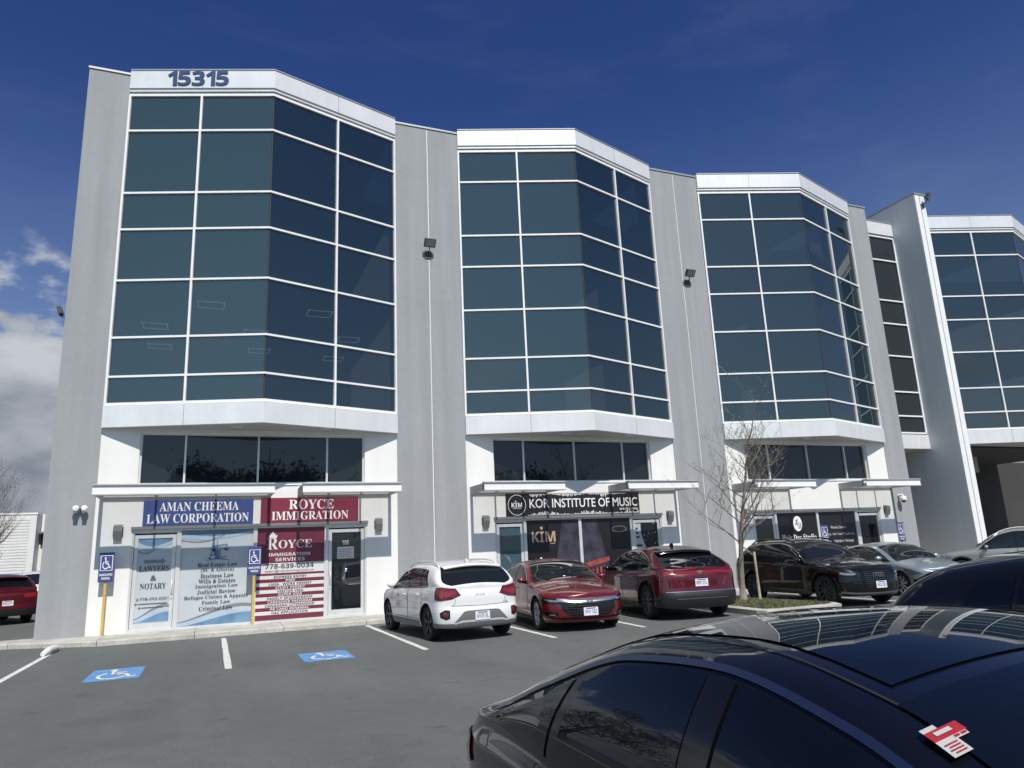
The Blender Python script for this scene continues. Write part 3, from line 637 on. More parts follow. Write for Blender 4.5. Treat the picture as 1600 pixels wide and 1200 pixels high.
b.ribbon(ring(.285), ring(.30), yy); b.text(heavy('KIM'), 8.42, 8.78, 2.95, 3.09, yy); b.ball((8.56, -.004, 3.13), .022, sc=(1, .1, 1)); b.box(8.46, 8.74, -.005, -.003, 2.91, 2.92)
k = 8.95
while k < 12.92:
    if k > 9.0 and k < 12.45: h = random.uniform(.02, .11)*(.6+.4*math.sin(k*5)); b.box(k, k+.025, -.005, -.003, 3.345-h, 3.345)
    h = random.uniform(.02, .13)*(.65+.35*math.sin(k*4+1)); b.box(k, k+.025, -.005, -.003, 2.695, 2.695+max(.015, h)); k += .043
b.build('lettering', M['sign_white'], t)
# street number, each digit a solid letter on the top fascia of the first bay
t = thing('street_number', 'dark blue street number 15315 standing on the white parapet of the first bay', 'number sign', (-.6, -.8, 14.99))
xm = (BX[0][0]+BX[0][1])/2; ca = math.atan2(DEP, xm-BX[0][0]); Rv = Vector((math.cos(ca), -math.sin(ca), 0)); Nv = Vector((-math.sin(ca), -math.cos(ca), 0))
base = Vector((BX[0][0], 0, 0)) + Nv*(.09+.012)
px = 1.07
for ch, w in zip('15315', (.28, .39, .39, .28, .39)):
    b = MB(); b.text(heavy(ch), px, px+w*.93, 15.0, 15.46, base, Rv, (0, 0, 1), bold=.004, depth=.014); px += w
    b.build('digit', M['navy_digit'], t)
# handicapped-parking signs on yellow posts
def hc_sign(x, y, label, z0=1.36, lean=0.0):
    t = thing('parking_sign', label, 'sign', (x, y, 0.1), group='blue accessible parking signs on yellow posts')
    b = MB(); b.bevbox(x-.03, x+.03, y-.02, y+.03, .1, z0+.5, .008); b.build('post', M['post_yellow'], t)
    b = MB(); b.bevbox(x-.165, x+.165, y-.045, y-.03, z0, z0+.70, .004)
    p = b.build('sign_panel', M['hc_blue'], t)
    b = MB(); yq = (0, y-.047, 0)
    wheelchair(b, x-.10, x+.10, z0+.31, z0+.59, yq); b.text(heavy('HANDICAPPED'), x-.14, x+.14, z0+.145, z0+.20, yq); b.text(heavy('PARKING'), x-.09, x+.09, z0+.06, z0+.115, yq)
    for a_ in ((x-.135, x-.12, z0+.27, z0+.63), (x+.12, x+.135, z0+.27, z0+.63), (x-.12, x+.12, z0+.27, z0+.282), (x-.12, x+.12, z0+.618, z0+.63)): b.box(a_[0], a_[1], y-.048, y-.046, a_[2], a_[3])
    b.build('symbol', M['sign_white'], p)
hc_sign(-2.37, -.2, 'blue wheelchair parking sign on yellow post left of the law office door'); hc_sign(1.03, -.25, 'blue wheelchair parking sign on yellow post between the two law and immigration windows')
hc_sign(20.2, -.5, 'blue wheelchair parking sign in front of the hair studio windows'); hc_sign(23.95, -.5, 'blue wheelchair parking sign right of the hair studio against the grey pier')

# ------------------------------------------------------------------ canopies, lamps, cameras
def canopy(x0, x1, label):
    t = thing('entrance_canopy', label, 'canopy', ((x0+x1)/2, 0, 3.5), group='flat steel and glass canopies over the shop doors')
    b = MB(); yf = -1.27; z0, z1 = 3.36, 3.62
    b.box(x0, x1, yf, yf+.02, z0+.03, z1-.03); b.box(x0, x1, yf-.04, yf+.20, z1-.03, z1, 1); b.box(x0, x1, yf-.03, yf+.16, z0, z0+.03, 1)
    for xx in (x0, x1-.09): b.box(xx, xx+.09, yf+.20, .03, z0+.02, z1-.032, 1)
    b.box(x0+.09, x1-.09, -.06, .03, z0+.05, z1-.05, 1)
    b.build('frame', [M['white_metal'], M['soffit_grey']], t)
    for k in (.315, .66): xx = x0+(x1-x0)*k; b = MB(); b.box(xx-.028, xx+.028, yf+.20, -.06, z0+.06, z1-.07); b.build('rafter', M['soffit_grey'], t)
    b = MB(); b.box(x0+.09, x1-.09, yf+.2, -.06, z1-.062, z1-.05); b.build('glass_roof', M['canopy_glass'], t)
for (x0, _), n in zip(BX[:3], ('law office', 'music school', 'hair studio')):
    dx = {0: 0.08, 1: .1, 2: .15}[BX.index((x0, _))]
    canopy(x0+dx, x0+dx+(4.08 if n == 'law office' else 2.56), 'flat canopy over the left door of the %s' % n)
    canopy(x0+4.85 if n != 'hair studio' else x0+5.08, x0+7.45 if n != 'hair studio' else x0+7.8, 'flat canopy over the right door of the %s' % ('immigration office' if n == 'law office' else n))
def wall_lamp(x, z, label):
    t = thing('wall_lamp', label, 'wall lamp', (x, 0.03, z), group='grey wedge wall lamps beside the shop fronts')
    b = MB(); w = .095
    b.prism([(x-w, .03, z-.19), (x-w, .03, z+.19), (x-w, -.12, z+.15), (x-w, -.12, z+.02), (x-w, -.05, z-.19)], (2*w, 0, 0)); b.build('housing', M['mid_grey'], t)
    b = MB(); b.box(x-w+.01, x+w-.01, -.115, .0, z+.0, z+.01); b.box(x-w-.02, x+w+.02, -.005, .028, z-.1, z+.12); b.build('back_plate', M['dark_grey'], t)
for x, l in ((-2.2, 'wedge wall lamp left of the law office door'), (4.33, 'wedge wall lamp right of the immigration office door'), (7.56, 'wedge wall lamp left of the music school door'), (14.1, 'wedge wall lamp right of the music school sign'), (17.3, 'wedge wall lamp left of the hair studio'), (23.98, 'wedge wall lamp right of the hair studio door')): wall_lamp(x, 2.55, l)
def flood(x, y, z, label, rz=0.0, tilt=35):
    t = thing('floodlight', label, 'floodlight', (x, y, z), rz, 'floodlights high on the building'); ORG[t.name] = Vector((0, 0, 0)); t.scale = (.8, .8, .8) if x > 0 else (.62, .62, .62)
    b = MB(); b.box(-.14, .14, -.03, 0, -.45, -.12); b.tube([(0, -.02, -.2), (0, -.2, -.16), (0, -.26, 0)], .025, 8); b.box(-.2, .2, -.28, -.2, -.04, 0); b.build('bracket', M['dark_grey'], t)
    m = Matrix.Rotation(rad(tilt), 4, 'X'); c = Vector((0, -.32, .1))
    hd = MB(); q = MB(); q.bevbox(-.23, .23, -.06, .06, -.17, .17, .02); hd.add([m @ Vector(p) + c for p in q.v], q.f)
    q = MB()
    for k in range(7): q.box(-.2+k*.06, -.18+k*.06, .06, .11, -.14, .14)
    hd.add([m @ Vector(p) + c for p in q.v], q.f); h = hd.build('lamp_head', M['dark_grey'], t)
    q = MB(); q.box(-.19, .19, -.066, -.058, -.13, .13); hd = MB(); hd.add([m @ Vector(p) + c for p in q.v], q.f); hd.build('lens', M['lens'], h)
flood(5.93, 0, 11.15, 'dark floodlight on the grey pier between the first and second bays', rad(0)); flood(15.78, 0, 11.2, 'dark floodlight on the grey pier between the second and third bays', rad(0))
flood(28.6, -.43, 16.05, 'dark floodlight at the top of the white edged fin wall', rad(25)); flood(-3.79, .35, 8.25, 'dark floodlight sticking out of the left end wall of the building', rad(-90), 15)
t = thing('twin_globe_light', 'pair of white globe lamps on one bracket low on the grey left pier', 'lamp', (-3.05, 0, 3.14))
b = MB(); b.box(-3.12, -2.98, -.03, 0, 3.07, 3.2); b.tube([(-3.05, -.03, 3.14), (-3.05, -.1, 3.14)], .03, 8); b.tube([(-3.16, -.12, 3.14), (-2.94, -.12, 3.14)], .025, 8); b.build('bracket', M['mid_grey'], t)
for xx in (-3.145, -2.955): b = MB(); b.ball((xx, -.15, 3.14), .08); b.tube([(xx, -.2, 3.1), (xx, -.25, 3.06)], [.055, .045], 12); b.build('globe', M['globe_white'], t)
t = thing('dome_camera', 'white dome security camera on the grey pier right of the hair studio', 'camera', (24.72, 0, 3.0))
b = MB(); b.tube([(24.72, 0, 3.1), (24.72, -.2, 3.1), (24.72, -.22, 3.02)], .04, 8); b.lathe([(.0, .1), (.1, .1), (.12, .0), (.11, -.06)], (24.72, -.22, 2.95), (0, 0, 1)); b.build('housing', M['globe_white'], t)
b = MB(); b.ball((24.72, -.22, 2.9), .095); b.build('dome', M['gloss_black'], t)

# ------------------------------------------------------------------ trees and plants
def twig_tree(name, label, loc, H, r0, levels, leaf_m, bark_m, spread=0.6, leaves=0, leaf_s=0.03, stems=1, seed=1, group=None, trunk_h=0.33, lean=(0, 0), cat='tree', nch=(3, 5), rmin=.003):
    rnd = random.Random(seed); t = thing(name, label, cat, loc, group=group)
    tb = MB(); cb = MB(); tips = []
    def branch(p, d, L, r, lv, mb):
        n = 5 if lv < 2 else 4; pts = [p.copy()]; rs = [r]; q = p.copy(); dd = d.copy()
        for i in range(n):
            dd = (dd + Vector((rnd.gauss(0, .12), rnd.gauss(0, .12), rnd.gauss(0, .06)+.05))).normalized(); q = q+dd*L/n; pts.append(q.copy()); rs.append(max(rmin, r*(1-.62*(i+1)/n)))
        mb.tube(pts, rs, 7 if lv < 1 else 5 if lv < 2 else 3, 0, cap=False)
        if lv >= levels: tips.append(pts); return
        for k in range(rnd.randint(*nch)):
            u = rnd.uniform(.3, 1.0) if lv else rnd.uniform(.38, 1.0); i = min(n-1, int(u*n)); bp = pts[i].lerp(pts[i+1], u*n-i)
            a = rnd.uniform(0, 6.283); out = Vector((math.cos(a), math.sin(a), 0))
            nd = (dd*.55 + out*spread + Vector((0, 0, .30))).normalized()
            branch(bp, nd, L*rnd.uniform(.5, .74), rs[i]*.6, lv+1, cb)
    for s_ in range(stems):
        o = Vector((rnd.gauss(0, .3) if stems > 1 else 0, rnd.gauss(0, .3) if stems > 1 else 0, -.05))
        d0 = Vector((lean[0]+(rnd.gauss(0, .22) if stems > 1 else 0), lean[1]+(rnd.gauss(0, .22) if stems > 1 else 0), 1)).normalized()
        pts = []; rs = []; n = 8; q = Vector(loc)+o; dd = d0
        for i in range(n+1):
            pts.append(q.copy()); rs.append(r0*(1-.75*i/n)*(1.25 if i == 0 else 1)); dd = (dd+Vector((rnd.gauss(0, .035), rnd.gauss(0, .035), 0))).normalized(); q = q+dd*H*.72/n
        tb.tube(pts, rs, 9, 0)
        for k in range(int((9 if cat == 'tree' else 15)*(1 if stems == 1 else .7))+levels):
            u = trunk_h + (1-trunk_h)*(k+rnd.random())/(11 if cat == 'tree' else 17); u = min(u, .99); i = min(n-1, int(u*n)); bp = pts[i].lerp(pts[i+1], u*n-i)
            a = k*2.4+rnd.uniform(-.5, .5); out = Vector((math.cos(a), math.sin(a), 0))
            branch(bp, (out*spread*1.25+Vector((0, 0, .75))).normalized(), H*(.46-.22*u)*rnd.uniform(.8, 1.1)*(.72 if cat != 'tree' else 1), rs[i]*.40, 1, cb)
        branch(pts[-1], dd, H*.28, rs[-1], 1, cb)
    tr = tb.build('trunk', M[bark_m], t); 
    if leaves:
        for pts in tips:
            for k in range(leaves):
                u = rnd.random()*(len(pts)-1.001); i = int(u); p = pts[i].lerp(pts[i+1], u-i)+Vector((rnd.gauss(0, .02),)*3)
                a = Vector((rnd.gauss(0, 1), rnd.gauss(0, 1), rnd.gauss(0, 1))).normalized(); c = a.orthogonal().normalized(); s2 = leaf_s*rnd.uniform(.6, 1.3)
                cb.add([p-a*s2, p+c*s2*.55, p+a*s2, p-c*s2*.55], [(0, 1, 2, 3)], 1+(rnd.random() < .4))
    cb.build('crown', [M[bark_m], M[leaf_m], M['leaf_pale']], t)
    return t
twig_tree('young_tree', 'slender young street tree with sparse opening leaves on the kerbed island', (13.14, -4.48, .1), 5.5, .085, 3, 'leaf', 'bark', spread=.70, leaves=4, leaf_s=.026, seed=5, nch=(4, 6), cat='young tree', trunk_h=.34, lean=(.0, .0))
b = MB(); b.tube([(13.42, -4.80, .1), (13.40, -4.8, .8), (13.39, -4.8, 1.36)], [.035, .034, .032], 8); b.beam((13.39, -4.79, 1.25), (13.15, -4.5, 1.6), .02, .03)
b.build('tree_stake', M['wood_stake'], label='short wooden stake tied to the young tree', cat='stake')
twig_tree('bare_tree', 'bare many stemmed tree at the left edge beside the white building', (-12.2, 24, 0), 7.4, .09, 3, 'leaf_pale', 'bark_dark', .42, 1, .04, stems=5, seed=11, trunk_h=.2, group='bare trees along the left edge')
twig_tree('bare_tree', 'bare many stemmed tree behind the red car on the left', (-10.6, 21, 0), 5.6, .07, 3, 'leaf_pale', 'bark_dark', .4, 1, .04, stems=4, seed=17, trunk_h=.2, group='bare trees along the left edge')
twig_tree('bare_tree', 'wide leafless tree mirrored in the dark car window', (-13.5, 6.0, 0), 9.5, .2, 4, 'leaf_pale', 'bark_dark', .8, 0, seed=23, trunk_h=.25, nch=(4, 5), rmin=.014)
def broad_tree(loc, H, W, seed, label):
    rnd = random.Random(seed); t = thing('broad_tree', label, 'tree', loc, group='leafy trees mirrored in the ground floor glass')
    b = MB(); b.tube([Vector(loc), Vector(loc)+Vector((0, 0, H*.95))], [H*.022, .03], 8); b.build('trunk', M['bark_dark'], t)
    b = MB()
    lobes = [(rnd.uniform(0, 6.283), rnd.uniform(.2, 1), rnd.uniform(.25, .8)) for _ in range(26)]
    for k in range(4200):
        a0, r0, u0 = lobes[k % 26]; env = W*1.9*math.sqrt(max(.02, 1-abs(u0-.45)/.6)); c = Vector((math.cos(a0)*r0*env*.8, math.sin(a0)*r0*env*.8, H*(.18+.8*u0)))
        p = Vector(loc)+c+Vector((rnd.gauss(0, .75), rnd.gauss(0, .75), rnd.gauss(0, .65))); d = Vector((rnd.gauss(0, 1), rnd.gauss(0, 1), rnd.gauss(0, 1)))*.22; s_ = Vector((rnd.gauss(0, 1), rnd.gauss(0, 1), rnd.gauss(0, 1)))*.14
        b.add([p-s_, p+s_, p+d], [(0, 1, 2)])
    b.build('crown', M['needle'], t)
for i, (x, y, h, w) in enumerate([(-1.5, -52, 12, 2.6), (5, -56, 13.5, 3.0), (8.5, -54, 11.5, 2.6), (-12, -50, 11, 2.4), (19, -60, 13, 3.2), (24, -58, 11, 2.6), (36, -62, 13, 3.3)]):
    broad_tree((x, y, 0), h, w, 40+i, 'tall dark leafy tree across the lot, mirrored in the shop windows')
# kerbed planting island
isl = [(11.42, -7.0), (11.5, -7.25), (11.8, -7.36), (13.3, -7.36), (13.75, -7.2), (13.98, -6.8), (14.0, -6.3), (13.75, -4.0), (13.7, -1.5), (11.9, -1.5)]
isl_in = [(11.60, -6.95), (11.65, -7.1), (11.85, -7.18), (13.25, -7.18), (13.6, -7.07), (13.79, -6.75), (13.81, -6.3), (13.57, -4.0), (13.52, -1.5), (12.07, -1.5)]
b = MB(); rows = [[(x, y, z) for x, y in o] for o, z in ((isl, -.02), (isl, .12), (isl_in, .145), (isl_in, .07))]; b.grid(rows, 0, False, closed=True)
b.build('island_kerb', M['curb_concrete'], kind='structure')
b = MB(); b.add([(x, y, .09) for x, y in isl_in], [tuple(range(len(isl_in)))]); b.build('island_soil', M['soil'], kind='structure')
b = MB(); rnd = random.Random(3)
def inside(x, y, P):
    c = False
    for (xa, ya), (xb, yb) in zip(P, P[1:]+P[:1]):
        if (ya > y) != (yb > y) and x < (xb-xa)*(y-ya)/(yb-ya)+xa: c = not c
    return c
while len(b.f) < 9000:
    x, y = rnd.uniform(11.5, 13.9), rnd.uniform(-7.2, -1.5)
    if not inside(x, y, isl_in) or math.sin(x*5)+math.sin(y*4+x*2)+rnd.gauss(0, .9) < -.8: continue
    h = rnd.uniform(.03, .12); a = rnd.uniform(0, 6.283); w = .009; dx, dy = rnd.gauss(0, .05), rnd.gauss(0, .05)
    b.add([(x-w*math.cos(a), y-w*math.sin(a), .085), (x+w*math.cos(a), y+w*math.sin(a), .085), (x+dx, y+dy, .085+h)], [(0, 1, 2)], rnd.random() < .25)
b.build('grass', [M['grass'], M['leaf_pale']], kind='stuff', label='rough green grass growing on the kerbed island', cat='grass')
# far white building on the left
t = thing('far_building', 'low white sided building far off behind the bare trees', 'building', (-18, 40, 0))
b = MB()
b.box(-30, -11.6, 40, 60, 0, 5.6)
for k in range(26): b.box(-30, -12.0, 39.97, 40.0, .2+k*.2, .36+k*.2)
b.box(-11.6, 10, 41.5, 60, 0, 5.7); b.build('wall', M['siding_white'], t)
b = MB(); b.box(-11.5, -9.4, 41.3, 41.5, 3.5, 4.3, 0); b.box(-11.5, -9.4, 41.3, 41.5, .2, 1.7, 1); b.box(-11.6, -9, 40.9, 41.5, 4.3, 4.42, 1); b.build('window', [M['glass_dark'], M['mid_grey']], t)
b = MB(); b.box(-30.05, -11.55, 39.95, 60, 5.6, 5.72); b.build('roof', M['white_metal'], t)

# ------------------------------------------------------------------ cars
def pchip(pts):
    x = np.array([p[0] for p in pts], float); y = np.array([p[1] for p in pts], float); h = np.diff(x); dl = np.diff(y)/h; n = len(x); d = np.zeros(n)
    for i in range(1, n-1):
        if dl[i-1]*dl[i] > 0: w1, w2 = 2*h[i]+h[i-1], h[i]+2*h[i-1]; d[i] = (w1+w2)/(w1/dl[i-1]+w2/dl[i])
    d[0], d[-1] = dl[0], dl[-1]
    def f(q):
        q = min(max(q, x[0]), x[-1]); i = min(n-2, max(0, int(np.searchsorted(x, q))-1)); t = (q-x[i])/h[i]
        return float((1+2*t)*(1-t)**2*y[i] + t*(1-t)**2*h[i]*d[i] + t*t*(3-2*t)*y[i+1] + t*t*(t-1)*h[i]*d[i+1])
    return f
class Car:
    """lower shell swept round the plan outline, upper body lofted along the length; xf = metres behind the nose"""
    def __init__(s, sp):
        s.sp = sp; s.L, s.W = sp['L'], sp['W']; s.hw = s.W/2
        s.top = pchip(sp['top']); s.belt = pchip(sp['belt']); s.crown = pchip(sp['crown'])
        s.zs = sp.get('sill', .22); s.zf = sp.get('zf', .20); s.zr = sp.get('zr', .28)
        s.wx = [sp['fo'], sp['fo']+sp['wb']]; s.wr = sp['wr']; s.ar = sp['wr']+sp.get('gap', .055)
        s.tum = sp.get('tum', .42)
        s.ds = pchip(sp.get('side', [(0, .075), (.12, .03), (.3, .006), (.5, 0), (.66, .006), (.84, .002), (.93, .014), (1, .045)]))
        s.df = pchip(sp.get('front', [(0, .15), (.15, .05), (.35, .01), (.5, 0), (.75, .03), (.9, .08), (1, .16)]))
        s.dr = pchip(sp.get('rear', [(0, .12), (.2, .03), (.38, .0), (.5, .03), (.6, .045), (.8, .06), (.92, .08), (1, .13)]))
        P = []
        fa, fn, ra, rn = sp.get('fa', .75), sp.get('fn', 2.7), sp.get('ra', .6), sp.get('rn', 3.0)
        th = np.linspace(0, math.pi/2, 500)
        for t in th: P.append((fa-fa*math.cos(t)**(2/fn), s.hw*math.sin(t)**(2/fn)))
        for q in np.linspace(fa, s.L-ra, 300)[1:-1]: P.append((q, s.hw))
        for t in th[::-1]: P.append((s.L-ra+ra*math.cos(t)**(2/rn), s.hw*math.sin(t)**(2/rn)))
        P = np.array(P); bar = sp.get('barrel', .045); u = (P[:, 0]/s.L-.55)/.55; P[:, 1] *= 1-bar*np.clip(u, -1, 1)**2
        s.a = np.concatenate([[0], np.cumsum(np.hypot(*np.diff(P, axis=0).T))]); s.P = P; s.A = s.a[-1]
        s.grid_a = np.linspace(0, s.A, 700); s.px = np.interp(s.grid_a, s.a, P[:, 0]); s.py = np.interp(s.grid_a, s.a, P[:, 1])
        tx, ty = np.gradient(s.px), np.gradient(s.py); l = np.hypot(tx, ty)+1e-9; s.nx, s.ny = -ty/l, tx/l      # outward normal, x counted backwards
        s.nx[0], s.ny[0] = -1, 0; s.nx[-1], s.ny[-1] = 1, 0
        cols = list(np.linspace(0, fa*1.0+s.hw*.72, 15)); cols += list(np.linspace(s.A-ra-s.hw*.75, s.A, 17))
        side = []
        for c in s.wx:
            side += [c-s.ar-.001, c-s.ar+.001, c+s.ar-.001, c+s.ar+.001] + [c-s.ar*math.cos(t) for t in np.linspace(.16, math.pi-.16, 15)]
        side += list(np.linspace(s.wx[0]+s.ar+.12, s.wx[1]-s.ar-.12, 14))
        cols += [s.a_of_x(q) for q in side]; cols = sorted(cols); s.cols = [cols[0]]
        for c in cols[1:]:
            if c-s.cols[-1] > 5e-4: s.cols.append(c)
        s.build_stations()
    def a_of_x(s, x):      # along the flank
        i = int(np.argmax(s.py)); return float(np.interp(x, s.P[:, 0], s.a))
    def out(s, a):
        a = min(max(a, 0), s.A); f = lambda r: float(np.interp(a, s.grid_a, r)); nx, ny = f(s.nx), f(s.ny); l = math.hypot(nx, ny) or 1
        return f(s.px), f(s.py), nx/l, ny/l
    def zbot(s, x, a=None):
        t = x/s.L; z = s.zs
        if x < s.wx[0]: z = s.zf
        if x > s.wx[1]: z = s.zr
        for c in s.wx:
            if abs(x-c) < s.ar: z = max(z, s.wr + math.sqrt(s.ar**2-(x-c)**2))
        return z
    def shell(s, a, z, off=0.0, sg=1):
        a_ = abs(a); sg = sg if a >= 0 else -sg
        x, y, nx, ny = s.out(a_); zb = s.belt(x); zn = min(max((z-.2)/(zb-.2), 0), 1); w = ny*ny
        d = w*s.ds(zn) + (1-w)*(s.df(zn) if x < s.L/2 else s.dr(zn))
        if s.sp.get('flare'):
            for c in s.wx:
                r = math.hypot(x-c, z-s.wr); d -= s.sp['flare']*w*max(0, 1-max(0, r-s.ar)/.16)
        d -= off
        return Vector((s.L/2-(x-nx*d), sg*(y-ny*d), z))
    def build_stations(s):
        st = []
        for a in s.cols:
            x = s.out(a)[0]; p = s.shell(a, s.belt(x)); st.append((s.L/2-p.x, max(p.y, 0), p.z))
        s.st = st; X = np.array([q[0] for q in st]); s.sX = X; s.sY = np.array([q[1] for q in st]); s.sZ = np.array([q[2] for q in st])
    def sec(s, x):
        Yb = float(np.interp(x, s.sX, s.sY)); Zb = float(np.interp(x, s.sX, s.sZ)); h = max(s.top(x)-Zb, .0); cr = min(s.crown(x), h); hs_ = h-cr
        bulge = s.tum*hs_*(1-.0*hs_)
        return Yb, Zb, hs_, cr, max(Yb-bulge, 0)
    def side(s, x, z, off=0.0, sg=1):
        Yb, Zb, h, cr, Yt = s.sec(x); t = (z-Zb)
        y = Yb - s.tum*t + .05*math.sin(max(0, min(1, t/(h+1e-6)))*math.pi)*min(1, h/.3)
        return Vector((s.L/2-x, sg*(y+off*.92), z+off*.38))
    def toppt(s, x, t, off=0.0):
        Yb, Zb, h, cr, Yt = s.sec(x); e = .02
        z = lambda q: (lambda r: r[1]+r[2]+r[3]*(1-t*t))(s.sec(q))
        dz = (z(min(x+e, s.L))-z(max(x-e, 0)))/(2*e); n = Vector((dz, 2*cr*t/max(Yt, .1), 1)).normalized()   # car x = L/2 - xf
        return Vector((s.L/2-x, t*Yt, Zb+h+cr*(1-t*t))) + n*off
    # ---- patches
    def p_side(s, mb, x0, x1, y0, y1, bot, topf, off, sg, m=0, n=14, k=6):
        """band between bottom edge xf x0..x1 and top edge xf y0..y1; heights from functions"""
        rows = []
        for j in range(k+1):
            v = j/k; r = []
            for i in range(n+1):
                u = i/n; xb = x0+(x1-x0)*u; xt = y0+(y1-y0)*u; zb, zt = bot(xb), topf(xt)
                x = xb+(xt-xb)*v; z = zb+(max(zt, zb+.004)-zb)*v
                r.append(s.side(x, z, off, sg))
            rows.append(r)
        mb.grid(rows, m, True, flip=sg > 0)
    def p_top(s, mb, x0, x1, t0, t1, off, m=0, n=12, k=16, wid=None):
        rows = []
        for i in range(n+1):
            x = x0+(x1-x0)*i/n; w = wid(i/n) if wid else 1
            rows.append([s.toppt(x, (t0+(t1-t0)*j/k)*w, off) for j in range(k+1)])
        mb.grid(rows, m, True, flip=True)
    def p_shell(s, mb, lo, hi, off, sg=1, rear=False, m=0, n=16, k=5):
        """lo / hi: polylines (arc length from front or rear centre, z); band between them"""
        rows = []
        fx = lambda P, u: (float(np.interp(u, np.linspace(0, 1, len(P)), [q[0] for q in P])), float(np.interp(u, np.linspace(0, 1, len(P)), [q[1] for q in P])))
        for j in range(k+1):
            r = []
            for i in range(n+1):
                (a0, z0), (a1, z1) = fx(lo, i/n), fx(hi, i/n); a = a0+(a1-a0)*j/k; z = z0+(z1-z0)*j/k
                sgn = 1 if a >= 0 else -1; aa = (s.A-abs(a)) if rear else abs(a)
                r.append(s.shell(aa, z, off, sg*sgn))
            rows.append(r)
        mb.grid(rows, m, True, flip=(sg > 0) != rear)
    def p_flank(s, mb, xs, lo, hi, off, sg, m=0, k=5):
        rows = [[s.shell(s.a_of_x(x), lo(x)+(hi(x)-lo(x))*j/k, off, sg) for x in xs] for j in range(k+1)]
        mb.grid(rows, m, True, flip=sg > 0)
def wheel_mesh(par, s, x, sg, spokes, dark, tw=.22):
    R = s.wr; y0 = s.hw-.035; ax = Vector((0, sg, 0)); c = Vector((s.L/2-x, sg*(y0-tw), R))
    b = MB(); b.lathe([(.0, .06), (R*.6, .06), (R*.66, .12)], c, ax, 28, 0); b.lathe([(.0, tw-.075), (R*.42, tw-.08), (R*.43, tw-.11)], c, ax, 24, 1)
    w = b.build('wheel', [M['seal_black'], M['mid_grey']], par)
    b = MB(); b.lathe([(R*.68, .01), (R*.88, 0), (R*.97, .02), (R, .05), (R, tw-.05), (R*.965, tw-.018), (R*.88, tw+.002), (R*.74, tw-.004), (R*.70, tw-.02), (R*.68, tw-.05), (R*.66, .05)], c, ax, 40, 0)
    b.build('tyre', M['rubber'], w)
    b = MB(); b.lathe([(R*.70, tw-.012), (R*.68, tw-.016), (R*.655, tw-.03), (R*.645, .06)], c, ax, 40, 0)
    b.lathe([(0, tw-.022), (R*.1, tw-.024), (R*.135, tw-.04), (R*.14, tw-.08)], c, ax, 18, 0)
    for k in range(spokes):
        a = 2*math.pi*k/spokes+.3
        for dv in ((-.11, .11) if spokes <= 6 else (0,)):
            r1 = Vector((math.cos(a), 0, math.sin(a))); r2 = Vector((math.cos(a+dv), 0, math.sin(a+dv))); tn = Vector((-math.sin(a), 0, math.cos(a))); w0, w1 = R*.035, R*.05 if spokes <= 6 else R*.06
            p0 = c+r1*R*.09+ax*(tw-.032); p1 = c+r2*R*.67+ax*(tw-.02); dn = ax*-.03
            b.add([p0-tn*w0, p0+tn*w0, p1+tn*w1, p1-tn*w1, p0-tn*w0*1.5+dn, p0+tn*w0*1.5+dn, p1+tn*w1*1.5+dn, p1-tn*w1*1.5+dn], [(0, 1, 2, 3), (1, 5, 6, 2), (0, 3, 7, 4), (3, 2, 6, 7)], 0)
    b.build('rim', M['rim_dark' if dark else 'rim_alloy'], w)
def plate(par, c, right, up, txt):
    Nn = Vector(right).cross(Vector(up)); b = MB(); c = Vector(c); r, u = Vector(right), Vector(up)
    P = lambda a, z, o: c+r*a+u*z+Nn*o
    b.prism([P(-.155, -.08, 0), P(.155, -.08, 0), P(.155, .08, 0), P(-.155, .08, 0)], Nn*.012, 0)
    b.text(txt, -.13, .13, -.045, .035, P(0, 0, .014), r, u, 1, bold=.01); b.add([P(-.1, .05, .014), P(.1, .05, .014), P(.1, .068, .014), P(-.1, .068, .014)], [(0, 1, 2, 3)], 1)
    b.build('licence_plate', [M['plate_white'], M['plate_ink']], par)
